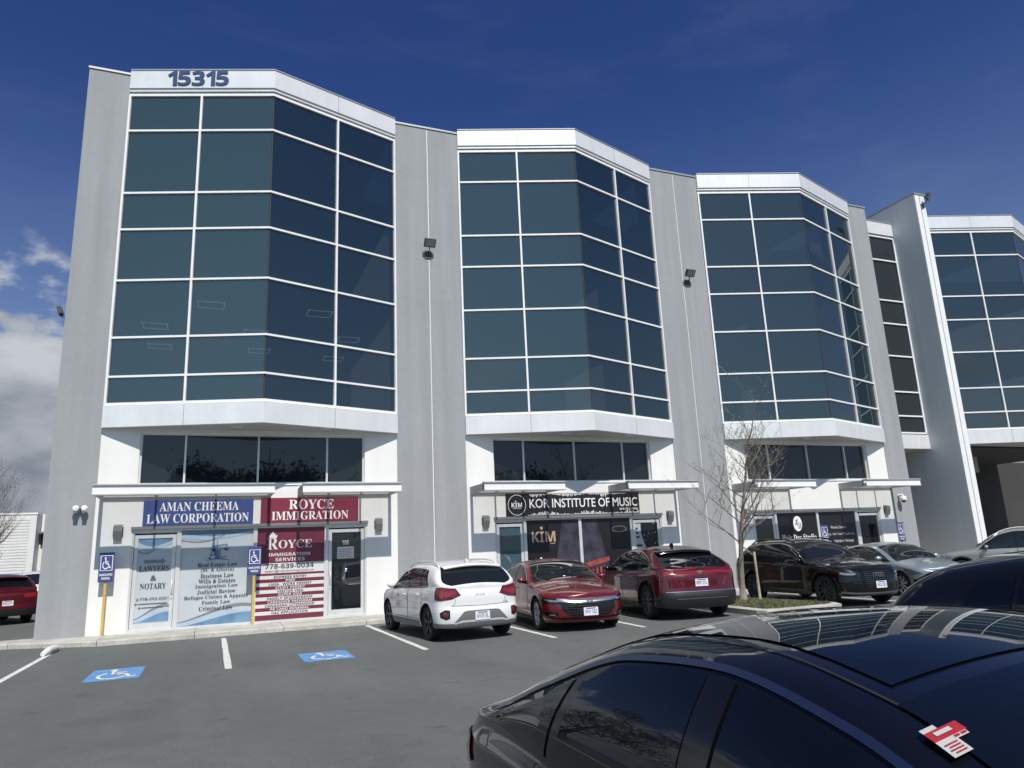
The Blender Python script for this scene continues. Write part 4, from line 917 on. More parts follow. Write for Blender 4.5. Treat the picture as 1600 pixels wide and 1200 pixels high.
def make_car(name, sp, label, cat, loc, heading, mats, detail=None, group=None):
    """heading: direction of the nose in degrees from +X"""
    t = thing(name, label, cat, loc, rad(heading), group=group); ORG[t.name] = Vector((0, 0, 0))
    s = Car(sp); body_m = M[mats['body']]; low_m = M[mats.get('low', mats['body'])]; L = s.L
    b = MB(); nz = 15
    zlow = sp.get('clad', None)
    for sg in (1, -1):
        rows = []
        for a in s.cols:
            x = s.out(a)[0]; z0 = s.zbot(x); z1 = s.belt(x); zz = [z0+(z1-z0)*(j/(nz-1)) for j in range(nz)]
            rows.append([s.shell(a, z, 0, sg) for z in zz])
        b.grid(rows, 0, True, flip=sg < 0)
    top_rows = []
    for (x, Yb_, Zb_) in s.st:
        Yb, Zb, h, cr, Yt = s.sec(x); ring = []; r_ = min(.075, h*.45)
        for k in range(7):
            z = Zb+(h-r_)*k/6 if h > 0 else Zb; p = s.side(x, z) if h > 1e-4 else Vector((s.L/2-x, Yb, Zb)); ring.append(Vector((p.x, p.y, p.z)))
        S_ = ring[-1].copy(); ut = max(0, 1-1.5*r_/max(Yt, .05)); E_ = Vector((s.L/2-x, Yt*ut, Zb+h+cr*(1-ut*ut))); C_ = Vector((s.L/2-x, min(Yt+.012, S_.y), Zb+h+.0))
        for k in (1, 2, 3, 4):
            u = k/4; ring.append(S_*(1-u)**2+C_*2*u*(1-u)+E_*u*u)
        for k in range(1, 9): q = ut*(1-k/8); ring.append(Vector((s.L/2-x, Yt*q, Zb+h+cr*(1-q*q))))
        full = ring + [Vector((p.x, -p.y, p.z)) for p in ring[-2::-1]]
        top_rows.append(full)
    b.grid(top_rows, 0, True, flip=True)
    body = b.build('body', body_m, t, merge=.0008, sharp=38)
    # dark floor, wheel housings
    b = MB(); fl = []
    for sg in (1, -1):
        seq = [s.shell(a, .3, -.03, sg) for a in s.cols]; fl.append([(p.x, p.y, .29) for p in seq])
    b.grid(fl, 0, False)
    for sg in (1, -1):
        for c in s.wx:
            xs = [c-s.ar*math.cos(q) for q in np.linspace(0, math.pi, 19)]
            o_ = [s.shell(s.a_of_x(x), s.wr+math.sqrt(max(0, s.ar**2-(x-c)**2)), -.004, sg) for x in xs]; i_ = [Vector((p.x, sg*(s.hw-.42), p.z)) for p in o_]
            b.grid([o_, i_], 0, False); cen = [Vector((p.x, sg*(s.hw-.42), .25)) for p in o_]; b.grid([i_, cen], 0, False)
    b.build('underbody', M['seal_black'], t)
    for c in s.wx:
        for sg in (1, -1): wheel_mesh(t, s, c, sg, sp.get('spokes', 5), sp.get('dark_rim', False))
    # glass house
    mg, bo = pchip(sp['dlo_top']), pchip(sp['dlo_bot'])
    zb = lambda x: s.sec(x)[1]+bo(x)
    zt = lambda x: (lambda r: r[1]+r[2])(s.sec(x))-mg(x)
    gl = M[mats.get('glass', 'car_glass')]
    xs0, xs1, xe = sp['dlo'][0], sp['dlo'][1], sp['dlo'][2]           # bottom front, bottom rear, top rear
    for sg in (1, -1):
        b = MB(); s.p_side(b, xs0-.04, xs1+.03, xs0+sp.get('apil', .1)-.05, xe+.03, lambda x: zb(x)-.018, lambda x: zt(x)+.018, .003, sg, 0, 40, 6); b.build('window_surround', M[mats.get('dlo_trim', 'gloss_black')], t)
        if mats.get('bright'):
            b = MB(); s.p_side(b, xs0-.05, xs1+.03, xs0+sp.get('apil', .1)-.06, xe+.03, lambda x: zt(x)+.012, lambda x: zt(x)+.028, .010, sg, 0, 60, 2)
            b.build('bright_moulding', M[mats['bright']], t)
        for (b0, b1, t0, t1) in sp['panes']:
            b = MB(); s.p_side(b, b0, b1, t0, t1, zb, zt, .008, sg, 0, 22, 8); b.build('side_window', gl, t)
    ws = sp['ws']; b = MB(); s.p_top(b, ws[0], ws[1], -.93, .93, .004, 0, 14, 20, lambda u: ws[2]+(ws[3]-ws[2])*u); wsh = b.build('windscreen', M[mats.get('ws_glass', 'car_glass')], t)
    rw = sp['rw']; b = MB(); s.p_top(b, rw[0], rw[1], -.93, .93, .004, 0, 12, 20, lambda u: rw[2]+(rw[3]-rw[2])*u); b.build('rear_window', gl, t)
    # wipers
    if sp.get('wiper', True):
        b = MB()
        for k in (-.55, .15): b.tube([s.toppt(ws[0]+.02, k, .02), s.toppt(ws[0]+.10, k+.3, .018), s.toppt(ws[0]+.12, k+.55, .016)], .008, 5)
        b.build('wiper', M['seal_black'], t)
    # doors: seams and handles
    dz = sp.get('door_lo', .38)
    for sg in (1, -1):
        for di, (d0, d1) in enumerate(sp['doors']):
            b = MB(); xs = np.linspace(d0, d1, 12)
            s.p_flank(b, xs, lambda x: max(dz, s.zbot(x)+.02), lambda x: s.belt(x)-.012, .0025, sg, 0, 10)
            for xq in (d0, d1): s.p_flank(b, [xq-.005, xq+.005], lambda x: max(dz, s.zbot(x)+.02)-.008, lambda x: s.belt(x)-.008, .004, sg, 1, 10)
            s.p_flank(b, xs, lambda x: max(dz, s.zbot(x)+.02)-.008, lambda x: max(dz, s.zbot(x)+.02)+.002, .004, sg, 1, 1)
            d = b.build('door', [body_m, M['seal_black']], t)
            hx = d1-.22; hz = s.belt(hx)-.12; A_, B_, C2 = s.shell(s.a_of_x(hx-.1), hz, .012, sg), s.shell(s.a_of_x(hx), hz+.004, .035, sg), s.shell(s.a_of_x(hx+.1), hz, .012, sg)
            b = MB(); b.tube([A_, (A_+B_)/2+Vector((0, sg*.01, 0)), B_, (C2+B_)/2+Vector((0, sg*.01, 0)), C2], [.012, .016, .016, .016, .012], 8); b.build('handle', M[mats.get('handle', mats['body'])], d)
        # mirror
        mx_ = sp['mirror']; mz = s.sec(mx_)[1]+.09; Yb = s.sec(mx_)[0]
        b = MB(); b.ball((L/2-mx_, sg*(Yb+.095), mz-.01), .085, 0, 16, 10, sc=(.75, 1.2, .8)); b.tube([(L/2-mx_, sg*(Yb-.06), mz-.07), (L/2-mx_, sg*(Yb+.06), mz-.05)], [.035, .03], 8, 1)
        b.build('mirror', [M[mats.get('mirror', mats['body'])], M['gloss_black']], t)
        if sp.get('cladz'):
            for c in s.wx:
                b = MB(); th = np.linspace(0, math.pi, 22); rows = []
                for r_ in (s.ar-.002, s.ar+.03, s.ar+.062):
                    rr = []
                    for q in th:
                        x = c-r_*math.cos(q); z = max(s.wr+r_*math.sin(q), s.zbot(x) if abs(x-c) > s.ar+.01 else 0); rr.append(s.shell(s.a_of_x(x), z, .010 if r_ < s.ar+.05 else .002, sg))
                    rows.append(rr)
                b.grid(rows, 0, True, flip=sg < 0); b.build('arch_trim', M[sp.get('clad_m', 'car_trim')], t)
        b = MB(); xs = np.linspace(s.wx[0]+s.ar+.03, s.wx[1]-s.ar-.03, 12); s.p_flank(b, xs, lambda x: s.zs-.01, lambda x: s.zs+sp.get('sillh', .08), .008, sg, 0, 3); b.build('sill_trim', M[sp.get('sill_m', 'car_trim')], t)
    if detail: detail(t, s, mats)
    return t, s
def lamp(t, s, lo, hi, m, rear, name, off=.006, inner=None):
    for sg in (1, -1):
        b = MB(); s.p_shell(b, lo, hi, off, sg, rear, 0, 18, 5); o = b.build(name, M[m], t)
        if inner:
            for lo2, hi2, m2 in inner:
                b = MB(); s.p_shell(b, lo2, hi2, off+.004, sg, rear, 0, 14, 3); b.build('lens_insert', M[m2], o)
def face(t, s, lo, hi, m, rear, name, off=.005, n=30):
    """band across the whole front or rear: polylines from -a to +a"""
    b = MB(); s.p_shell(b, lo, hi, off, 1, rear, 0, n, 6); return b.build(name, M[m], t)
def sym(P): return [(-a, z) for a, z in (P[:0:-1] if abs(P[0][0]) < 1e-6 else P[::-1])] + P
def slats(t, s, zs, a, m, rear, off, th, name):
    b = MB()
    for z in zs: s.p_shell(b, [(-a, z), (a, z)], [(-a, z+th), (a, z+th)], off, 1, rear, 0, 24, 1)
    b.build(name, M[m], t)
def nose_frame(s, z, rear=False, off=.02, a=0.0):
    c = s.shell((s.A-abs(a)) if rear else abs(a), z, off, 1 if a >= 0 else -1); return c, ((0, 1, 0) if not rear else (0, -1, 0))
def rails(t, s, x0, x1, m):
    for sg in (1, -1):
        b = MB(); pts = []
        for i in range(13):
            u = i/12; x = x0+(x1-x0)*u; r = s.sec(x); lift = .055*min(1, math.sin(u*math.pi)*3.2); pts.append((s.L/2-x, sg*(r[4]*.90), r[1]+r[2]+r[3]*(1-.81)+lift-.005))
        b.tube(pts, .02, 8); b.build('roof_rail', M[m], t)
def fin(t, s, x, m):
    p = s.toppt(x, 0); b = MB(); b.prism([(p.x+.11, -.02, p.z-.01), (p.x-.09, -.02, p.z-.01), (p.x-.1, -.008, p.z+.07), (p.x-.04, -.008, p.z+.065)], (0, .04, 0)); b.build('antenna_fin', M[m], t)
def spoiler(t, s, x0, x1, m, drop=.0, w=.9):
    b = MB(); rows = []
    zt0 = s.toppt(x0, 0).z
    for j in range(17):
        tt = (-1+2*j/16)*w; p = s.toppt(x0, tt, .012); sec = s.sec(x0); z2 = p.z-drop; xx = s.L/2-x1+abs(tt)**3*.06
        rows.append([p, Vector(((p.x+xx)/2, tt*sec[4], (p.z+z2)/2+.008)), Vector((xx, tt*sec[4]*.97, z2)), Vector((xx+.015, tt*sec[4]*.965, z2-.035)), Vector((p.x-.02, tt*sec[4]*.95, p.z-.09))])
    b.grid(rows, 0, True); b.build('roof_spoiler', M[m], t)

# ---- white crossover, seen from behind
def kia_detail(t, s, mats):
    lamp(t, s, [(.42, .87), (.62, .80), (.86, .78), (1.02, .80)], [(.52, 1.00), (.66, 1.01), (.86, 1.035), (.99, 1.035)], 'lamp_red', True, 'tail_light', .008, [([(.5, .90), (.7, .84), (.86, .83)], [(.53, .96), (.7, .95), (.86, .96)], 'lamp_redbright')])
    face(t, s, sym([(.0, .36), (.34, .36), (.58, .36)]), sym([(0, .575), (.30, .575), (.38, .56)]), 'grey_plastic', True, 'bumper_insert', .007)
    face(t, s, sym([(.0, .245), (.5, .25), (.9, .27), (1.15, .28)]), sym([(0, .345), (.5, .345), (.80, .35), (1.15, .36)]), 'grey_plastic', True, 'bumper_cladding', .009)
    face(t, s, sym([(.0, .36), (.40, .36), (.56, .33)]), sym([(0, .40), (.43, .40), (.60, .35)]), 'alu', True, 'skid_strip', .013)
    lamp(t, s, [(.66, .45), (.74, .43), (.85, .48)], [(.66, .60), (.76, .61), (.86, .56)], 'gloss_black', True, 'reflector_pod', .010, [([(.69, .47), (.75, .46), (.81, .5)], [(.69, .58), (.75, .58), (.81, .55)], 'lamp_red')])
    b = MB()
    for sg in (1, -1): s.p_shell(b, [(.62, .66), (.55, .72), (.53, .80)], [(.628, .66), (.558, .72), (.538, .80)], .0045, sg, True, 0, 12, 1)
    s.p_shell(b, sym([(0, .655), (.62, .672)]), sym([(0, .663), (.62, .680)]), .0045, 1, True, 0, 24, 1); b.build('tailgate_seam', M['seal_black'], t)
    c, r = nose_frame(s, .85, True, .008); b = MB(); b.text('KIA', -.10, .10, 0, .042, c, r, (0, 0, 1), bold=.0); b.build('badge', M['alu'], t)
    c, r = nose_frame(s, .685, True, .008, -.55); b = MB(); b.box(-.0, .0, 0, 0, 0, 0); b.text('ECO', -.05, .05, 0, .03, c, r, (0, 0, 1)); b.build('badge', M['mid_grey'], t)
    c, r = nose_frame(s, .47, True, .010); plate(t, c, r, (0, 0, 1), 'AV35 EL')
    rails(t, s, 1.75, 3.75, 'alu'); fin(t, s, 3.55, 'car_white'); spoiler(t, s, 3.70, 3.98, 'car_white', .035)
    b = MB()          # faint printed emblem on the flank
    for sg in (1,):
        for k, (w, z) in enumerate(((.10, .80), (.42, .70), (.30, .655), (.36, .62), (.22, .585))): s.p_flank(b, np.linspace(1.75-w/2, 1.75+w/2, 6), lambda x: z, lambda x: z+(.06 if k == 0 else .014), .005, sg, 0, 1)
    b.build('door_print', M['vinyl_white'] if False else M['mid_grey'], t)
KIA = dict(L=4.36, W=1.805, fo=.87, wb=2.70, wr=.335, sill=.24, zr=.27, zf=.22, tum=.36, fa=.75, ra=.42, rn=3.4, barrel=.03, spokes=5, dark_rim=True,
    top=[(0, .76), (.12, .85), (.5, .95), (1.0, 1.02), (1.15, 1.05), (1.6, 1.29), (2.0, 1.465), (2.5, 1.535), (3.1, 1.53), (3.65, 1.475), (3.85, 1.41), (4.1, 1.20), (4.25, 1.06), (4.36, 1.00)],
    belt=[(0, .72), (.15, .80), (.6, .89), (1.2, .95), (2.5, .985), (3.6, 1.02), (4.1, 1.05), (4.36, .985)], crown=[(0, .05), (1.1, .07), (2, .075), (4, .06), (4.36, .02)],
    dlo=(1.30, 3.62, 3.45), apil=.18, dlo_top=[(1.2, .06), (2.1, .075), (3.4, .10), (3.8, .16)], dlo_bot=[(1.2, .02), (3.2, .022), (3.7, .05)], panes=[(1.36, 1.62, 1.54, 1.66), (1.64, 2.42, 1.70, 2.40), (2.47, 3.20, 2.46, 3.16), (3.23, 3.60, 3.20, 3.42)],
    ws=(1.17, 1.98, .95, .95), rw=(3.80, 4.22, .97, 1.02), doors=[(1.28, 2.42), (2.44, 3.30)], mirror=1.42, clad_m='grey_plastic', sill_m='grey_plastic', sillh=.12, door_lo=.40,
    rear=[(0, .10), (.12, .03), (.3, .0), (.5, .012), (.56, .045), (.75, .05), (.92, .075), (1, .10)])
make_car('parked_car', KIA, 'white crossover seen from behind, nearest the immigration office door', 'car', (4.82, -4.55, 0), 90+4.0, dict(body='car_white', handle='car_white'), kia_detail)
# ---- red sedan, seen from the front
def accord_detail(t, s, mats):
    face(t, s, sym([(0, .30), (.42, .32), (.60, .46)]), sym([(0, .60), (.5, .60), (.62, .585)]), 'gloss_black', False, 'grille', .006)
    slats(t, s, [.36, .41, .46, .51, .555], .5, 'car_trim', False, .010, .014, 'grille_slats')
    face(t, s, sym([(0, .585), (.45, .59), (.68, .615)]), sym([(0, .655), (.5, .665), (.72, .67)]), 'chrome', False, 'grille_bar', .012)
    lamp(t, s, [(.60, .575), (.78, .575), (1.0, .61), (1.24, .665)], [(.66, .665), (.84, .675), (1.05, .695), (1.22, .71)], 'gloss_black', False, 'headlight', .010, [([(.66, .60), (.82, .605), (1.02, .635)], [(.68, .635), (.84, .645), (1.04, .67)], 'lamp_clear'), ([(1.10, .65), (1.2, .665)], [(1.1, .69), (1.2, .70)], 'lamp_amber')])
    lamp(t, s, [(.66, .30), (.84, .30), (1.0, .33)], [(.70, .40), (.86, .40), (1.02, .41)], 'gloss_black', False, 'fog_light_pod', .006, [([(.74, .33), (.9, .335)], [(.74, .36), (.9, .365)], 'lamp_clear')])
    face(t, s, sym([(0, .215), (.6, .22), (1.0, .235)]), sym([(0, .25), (.6, .26), (1.02, .285)]), 'car_red', False, 'bumper_lip', .03)
    c, r = nose_frame(s, .565, False, .02); b = MB(); q = [(-.062, -.05), (.062, -.05), (.078, .06), (-.078, .06)]
    b.text('H', -.042, .042, .015, .09, c, r, (0, 0, 1), bold=.03); b.ribbon([(-.06, 0), (.06, 0), (.075, .105), (-.075, .105), (-.06, 0)], [(-.05, .008), (.05, .008), (.064, .097), (-.064, .097), (-.05, .008)], c, r, (0, 0, 1)); b.build('badge', M['chrome'], t)
    c, r = nose_frame(s, .40, False, .012); plate(t, c, r, (0, 0, 1), 'WV1 52G'); fin(t, s, 3.45, 'car_red')
    
ACC = dict(L=4.89, W=1.86, fo=.95, wb=2.83, wr=.335, sill=.20, zf=.19, zr=.25, tum=.46, fa=.80, fn=2.6, ra=.6, spokes=5, dark_rim=False,
    top=[(0, .70), (.1, .735), (.5, .84), (1.0, .935), (1.38, .99), (1.5, 1.015), (1.95, 1.25), (2.35, 1.40), (2.85, 1.45), (3.35, 1.42), (3.9, 1.24), (4.25, 1.09), (4.5, 1.06), (4.89, .98)],
    belt=[(0, .665), (.15, .72), (.6, .80), (1.2, .88), (1.8, .93), (3.2, .965), (4.2, 1.0), (4.89, .93)], crown=[(0, .035), (.6, .07), (1.4, .09), (2.3, .065), (3.3, .06), (4.3, .05), (4.89, .03)],
    dlo=(1.62, 4.02, 3.72), apil=.2, dlo_top=[(1.4, .05), (2.3, .055), (3.2, .06), (3.7, .09), (4.1, .06)], dlo_bot=[(1.4, .02), (3.6, .02), (4.1, .06)], panes=[(1.70, 2.62, 1.98, 2.58), (2.67, 3.48, 2.64, 3.38), (3.51, 3.98, 3.41, 3.68)],
    ws=(1.50, 2.33, .96, .95), rw=(3.42, 4.22, .9, .9), doors=[(1.55, 2.62), (2.64, 3.60)], mirror=1.78, sillh=.05, sill_m='car_red', front=[(0, .10), (.1, .05), (.3, .0), (.5, 0), (.75, .015), (.9, .05), (1, .13)])
make_car('parked_car', ACC, 'red sedan facing out, between the white car and the dark red suv', 'car', (7.58, -4.55, 0), -90-8, dict(body='car_red', bright='chrome', mirror='car_red'), accord_detail)
# ---- dark red electric suv, seen from behind
def lyriq_detail(t, s, mats):
    face(t, s, sym([(0, .245), (.6, .26), (1.3, .30)]), sym([(0, .60), (.6, .60), (1.06, .58)]), 'car_trim', True, 'bumper_cladding', .010)
    slats(t, s, [.61], .86, 'chrome', True, .014, .014, 'bumper_strip'); slats(t, s, [.46], .62, 'chrome', True, .014, .01, 'bumper_strip')
    face(t, s, sym([(0, 1.00), (.5, .995), (.88, .96)]), sym([(0, 1.055), (.5, 1.055), (.92, 1.03)]), 'lamp_redbright', True, 'light_bar', .006)
    lamp(t, s, [(.52, .72), (.555, .72)], [(.62, .91), (.66, .91)], 'lamp_redbright', True, 'tail_light', .008)
    lamp(t, s, [(.93, .46), (1.0, .46), (1.04, .6)], [(.93, .9), (.945, .9), (.96, .9)], 'chrome', True, 'corner_blade', .012) if False else None
    for sg in (1, -1):
        b = MB(); s.p_shell(b, [(1.00, .50), (.985, .92)], [(1.014, .50), (.997, .92)], .010, sg, True, 0, 12, 1); s.p_shell(b, [(1.0, .49), (1.28, .44)], [(1.0, .503), (1.28, .452)], .012, sg, True, 0, 10, 1); b.build('bright_moulding', M['chrome'], t)
    c, r = nose_frame(s, 1.005, True, .012); b = MB()
    b.poly([(-.05, .055), (.05, .055), (.035, .01), (0, -.01), (-.035, .01)], c, r, (0, 0, 1)); b.ribbon([(-.09, .045), (-.06, .01), (0, -.02), (.06, .01), (.09, .045)], [(-.08, .05), (-.05, .02), (0, -.012), (.05, .02), (.08, .05)], c+Vector((-.002, 0, 0)), r, (0, 0, 1)); b.build('badge', M['chrome'], t)
    c, r = nose_frame(s, .935, True, .008, -.0); b = MB(); b.text('LYRIQ', -.62, -.40, 0, .04, c, r, (0, 0, 1), bold=.02); b.build('lettering', M['chrome'], t)
    c, r = nose_frame(s, .80, True, .010); plate(t, c, r, (0, 0, 1), 'RR9 21L'); fin(t, s, 3.55, 'gloss_black'); spoiler(t, s, 3.95, 4.35, 'gloss_black', .06)
    b = MB(); s.p_top(b, 2.35, 3.9, -.72, .72, .004, 0, 14, 12); b.build('roof_panel', M['gloss_black'], t)
LYR = dict(L=5.0, W=1.975, fo=.92, wb=3.09, wr=.385, sill=.26, zf=.25, zr=.3, tum=.46, fa=.8, ra=.5, rn=3.2, spokes=10, dark_rim=True,
    top=[(0, .86), (.12, .93), (.6, 1.02), (1.2, 1.08), (1.4, 1.11), (1.9, 1.38), (2.3, 1.54), (2.8, 1.62), (3.4, 1.62), (3.95, 1.54), (4.3, 1.42), (4.72, 1.19), (4.88, 1.11), (5.0, 1.065)],
    belt=[(0, .82), (.2, .89), (.8, .97), (1.5, 1.02), (3, 1.055), (4.2, 1.085), (4.7, 1.09), (5.0, 1.045)], crown=[(0, .04), (1.2, .08), (2.3, .06), (4.5, .06), (5, .02)],
    dlo=(1.55, 4.12, 3.90), apil=.22, dlo_top=[(1.4, .05), (2.4, .055), (3.6, .07), (4.0, .10), (4.4, .09)], dlo_bot=[(1.4, .02), (3.7, .025), (4.4, .05)], panes=[(1.62, 2.62, 1.95, 2.60), (2.66, 3.56, 2.64, 3.52), (3.86, 4.4, 3.80, 4.24)],
    ws=(1.42, 2.28, .95, .95), rw=(4.12, 4.80, .95, .99), doors=[(1.5, 2.62), (2.64, 3.62)], mirror=1.78, cladz=True, clad_m='gloss_black', sillh=.1, door_lo=.42)
make_car('parked_suv', LYR, 'dark red suv seen from behind, parked between the red sedan and the kerbed island', 'suv', (10.56, -4.35, 0), 90-9, dict(body='car_maroon', glass='car_glass_tint', bright='chrome', mirror='gloss_black'), lyriq_detail)
# ---- black suv, front
def audi_detail(t, s, mats):
    face(t, s, sym([(0, .40), (.36, .41), (.44, .55), (.50, .72)]), sym([(0, .84), (.34, .84), (.42, .82), (.50, .74)]), 'gloss_black', False, 'grille', .008)
    slats(t, s, [.44+.045*k for k in range(9)], .40, 'rim_dark', False, .013, .012, 'grille_slats')
    lamp(t, s, [(.58, .70), (.8, .69), (1.1, .74), (1.26, .78)], [(.58, .80), (.84, .82), (1.1, .845), (1.24, .85)], 'gloss_black', False, 'headlight', .010, [([(.62, .74), (.8, .735), (.98, .76)], [(.62, .78), (.8, .79), (.98, .81)], 'lamp_clear'), ([(1.1, .76), (1.22, .785)], [(1.1, .83), (1.22, .84)], 'lamp_red')])
    lamp(t, s, [(.56, .36), (.78, .38), (.98, .44)], [(.60, .52), (.82, .56), (.98, .58)], 'gloss_black', False, 'air_intake', .006)
    face(t, s, sym([(0, .27), (.6, .28), (1.0, .32)]), sym([(0, .32), (.6, .33), (1.0, .36)]), 'grey_plastic', False, 'skid_strip', .014)
    c, r = nose_frame(s, .73, False, .024); b = MB()
    for k in range(4):
        ring = lambda q: [((k-1.5)*.075+q*math.cos(a), .0+q*math.sin(a)) for a in [2*math.pi*j/28 for j in range(29)]]
        b.ribbon(ring(.043), ring(.054), c+Vector((.001*k, 0, 0)), r, (0, 0, 1))
    b.build('badge', M['chrome'], t)
    c, r = nose_frame(s, .50, False, .02); plate(t, c, r, (0, 0, 1), 'AX3 52D'); rails(t, s, 1.95, 3.95, 'gloss_black'); fin(t, s, 3.7, 'car_black')
AUD = dict(L=4.78, W=1.92, fo=.88, wb=2.82, wr=.37, sill=.26, zf=.24, tum=.42, fa=.75, ra=.5, spokes=10, dark_rim=True,
    top=[(0, .88), (.1, .93), (.5, 1.0), (1.1, 1.07), (1.32, 1.10), (1.8, 1.40), (2.15, 1.57), (2.6, 1.65), (3.4, 1.65), (3.95, 1.58), (4.25, 1.38), (4.5, 1.18), (4.78, 1.07)],
    belt=[(0, .84), (.2, .90), (.8, .97), (1.5, 1.02), (3, 1.045), (4.3, 1.07), (4.78, 1.02)], crown=[(0, .035), (1.2, .07), (2.2, .07), (4.3, .05), (4.78, .02)],
    dlo=(1.45, 4.12, 3.85), apil=.2, dlo_top=[(1.3, .055), (2.2, .065), (3.6, .08), (4.2, .09)], dlo_bot=[(1.3, .02), (3.6, .02), (4.2, .05)], panes=[(1.52, 2.46, 1.82, 2.44), (2.51, 3.35, 2.48, 3.3), (3.39, 4.08, 3.34, 3.82)],
    ws=(1.34, 2.12, .95, .95), rw=(4.0, 4.46, .93, .97), doors=[(1.42, 2.47), (2.49, 3.42)], mirror=1.64, cladz=True, clad_m='gloss_black', sillh=.09)
make_car('parked_suv', AUD, 'black suv with four ring emblem facing out, right of the kerbed island', 'suv', (15.1, -4.95, 0), -90-4, dict(body='car_black', bright='chrome'), audi_detail)
# ---- silver sedan, front
def civic_detail(t, s, mats):
    lamp(t, s, [(.55, .60), (.8, .60), (1.05, .64), (1.26, .69)], [(.55, .66), (.82, .685), (1.05, .715), (1.24, .73)], 'lamp_clear', False, 'headlight', .010, [([(1.06, .66), (1.2, .69)], [(1.06, .70), (1.2, .72)], 'lamp_amber')])
    face(t, s, sym([(0, .50), (.52, .52)]), sym([(0, .58), (.54, .59)]), 'gloss_black', False, 'grille', .008); face(t, s, sym([(0, .26), (.6, .28)]), sym([(0, .40), (.7, .40)]), 'gloss_black', False, 'air_intake', .006)
    lamp(t, s, [(.80, .30), (.98, .33)], [(.82, .44), (1.04, .46)], 'gloss_black', False, 'fog_light_pod', .006)
    slats(t, s, [.545], .5, 'chrome', False, .014, .018, 'grille_bar')
    c, r = nose_frame(s, .34, False, .012); plate(t, c, r, (0, 0, 1), 'CB5 18K')
CIV = dict(L=4.5, W=1.755, fo=.95, wb=2.70, wr=.315, sill=.2, zf=.19, tum=.46, fa=.85, fn=2.4, ra=.6, spokes=8,
    top=[(0, .70), (.1, .735), (.5, .84), (.95, .935), (1.12, .98), (1.6, 1.20), (2.1, 1.375), (2.6, 1.435), (3.1, 1.405), (3.6, 1.24), (3.95, 1.09), (4.2, 1.05), (4.5, .97)],
    belt=[(0, .67), (.15, .72), (.6, .80), (1.1, .885), (1.8, .925), (3, .955), (4, 1.0), (4.5, .92)], crown=[(0, .035), (.6, .07), (1.2, .10), (2.1, .07), (3.2, .06), (4.5, .03)],
    dlo=(1.30, 3.68, 3.40), apil=.24, dlo_top=[(1.1, .05), (2.0, .055), (3.0, .06), (3.7, .07)], dlo_bot=[(1.1, .02), (3.4, .02), (3.7, .05)], panes=[(1.36, 1.62, 1.62, 1.74), (1.66, 2.45, 1.80, 2.42), (2.5, 3.2, 2.47, 3.08), (3.23, 3.66, 3.11, 3.38)],
    ws=(1.12, 2.08, .96, .95), rw=(3.2, 3.9, .9, .9), doors=[(1.5, 2.46), (2.48, 3.36)], mirror=1.62, sillh=.05, sill_m='car_silver')
make_car('parked_car', CIV, 'silver blue sedan facing out, right of the black suv', 'car', (18.5, -4.7, 0), -90-12, dict(body='car_silver', mirror='car_silver'), civic_detail)
# ---- pale suv at the right edge, seen from its side
def pale_detail(t, s, mats):
    lamp(t, s, [(.60, .72), (.9, .74), (1.2, .80)], [(.6, .80), (.9, .84), (1.16, .87)], 'lamp_clear', False, 'headlight', .010)
    face(t, s, sym([(0, .45), (.5, .47)]), sym([(0, .74), (.55, .74)]), 'gloss_black', False, 'grille', .008); rails(t, s, 1.9, 3.9, 'alu')
    lamp(t, s, [(.5, .82), (.8, .8), (1.05, .86)], [(.5, .98), (.8, 1.0), (1.0, 1.0)], 'lamp_red', True, 'tail_light', .008)
PAL = dict(AUD); PAL.update(L=4.62, W=1.85, wr=.35, dark_rim=False, spokes=5, top=[(0, .84), (.1, .90), (.5, .99), (1.05, 1.07), (1.25, 1.10), (1.75, 1.41), (2.1, 1.60), (2.6, 1.69), (3.4, 1.69), (3.95, 1.60), (4.25, 1.36), (4.5, 1.12), (4.62, 1.04)], belt=[(0, .80), (.2, .87), (.8, .96), (1.5, 1.01), (3, 1.04), (4.3, 1.07), (4.62, 1.0)], dark_glass=False)
make_car('parked_suv', PAL, 'pale beige suv side on at the right edge in front of the fin wall', 'suv', (24.9, -3.9, 0), 124, dict(body='car_beige', bright='chrome', mirror='car_beige'), pale_detail)
# ---- the near dark sedan the photograph is taken beside, and its neighbour
def near_detail(t, s, mats):
    lamp(t, s, [(.55, .80), (.80, .78), (1.02, .80), (1.16, .84)], [(.55, .90), (.80, .92), (1.0, .935), (1.12, .93)], 'lamp_red', True, 'tail_light', .008, [([(.6, .84), (.8, .83), (1.0, .85)], [(.6, .86), (.8, .855), (1.0, .872)], 'lamp_redbright')])
    face(t, s, sym([(0, .26), (.6, .28)]), sym([(0, .42), (.7, .42)]), 'car_trim', True, 'bumper_cladding', .008)
    b = MB(); s.p_top(b, 2.29, 3.26, -.80, .80, .004, 0, 20, 24); b.build('glass_roof', M['car_glass_tint'], t)
    for sg in (1, -1):
        b = MB(); b.grid([[s.toppt(2.225+1.05*i/20, sg*(.87+.012*j), .002) for i in range(21)] for j in range(2)], 0, True, flip=sg < 0); b.build('roof_seam', M['seal_black'], t)
    for sg in (1, -1):
        b = MB(); s.p_side(b, 2.61, 2.72, 2.61, 2.72, zbf(s), ztf(s), .011, sg, 0, 3, 8); b.build('pillar_cover', M['gloss_black'], t)
    c, r = nose_frame(s, .62, True, .010); plate(t, c, r, (0, 0, 1), 'TK8 74M')
    lamp(t, s, [(.55, .60), (.9, .62), (1.2, .68)], [(.55, .66), (.9, .70), (1.18, .73)], 'lamp_clear', False, 'headlight', .008)
def zbf(s): f = pchip(s.sp['dlo_bot']); return lambda x: s.sec(x)[1]+f(x)
def ztf(s): f = pchip(s.sp['dlo_top']); return lambda x: (lambda r: r[1]+r[2])(s.sec(x))-f(x)
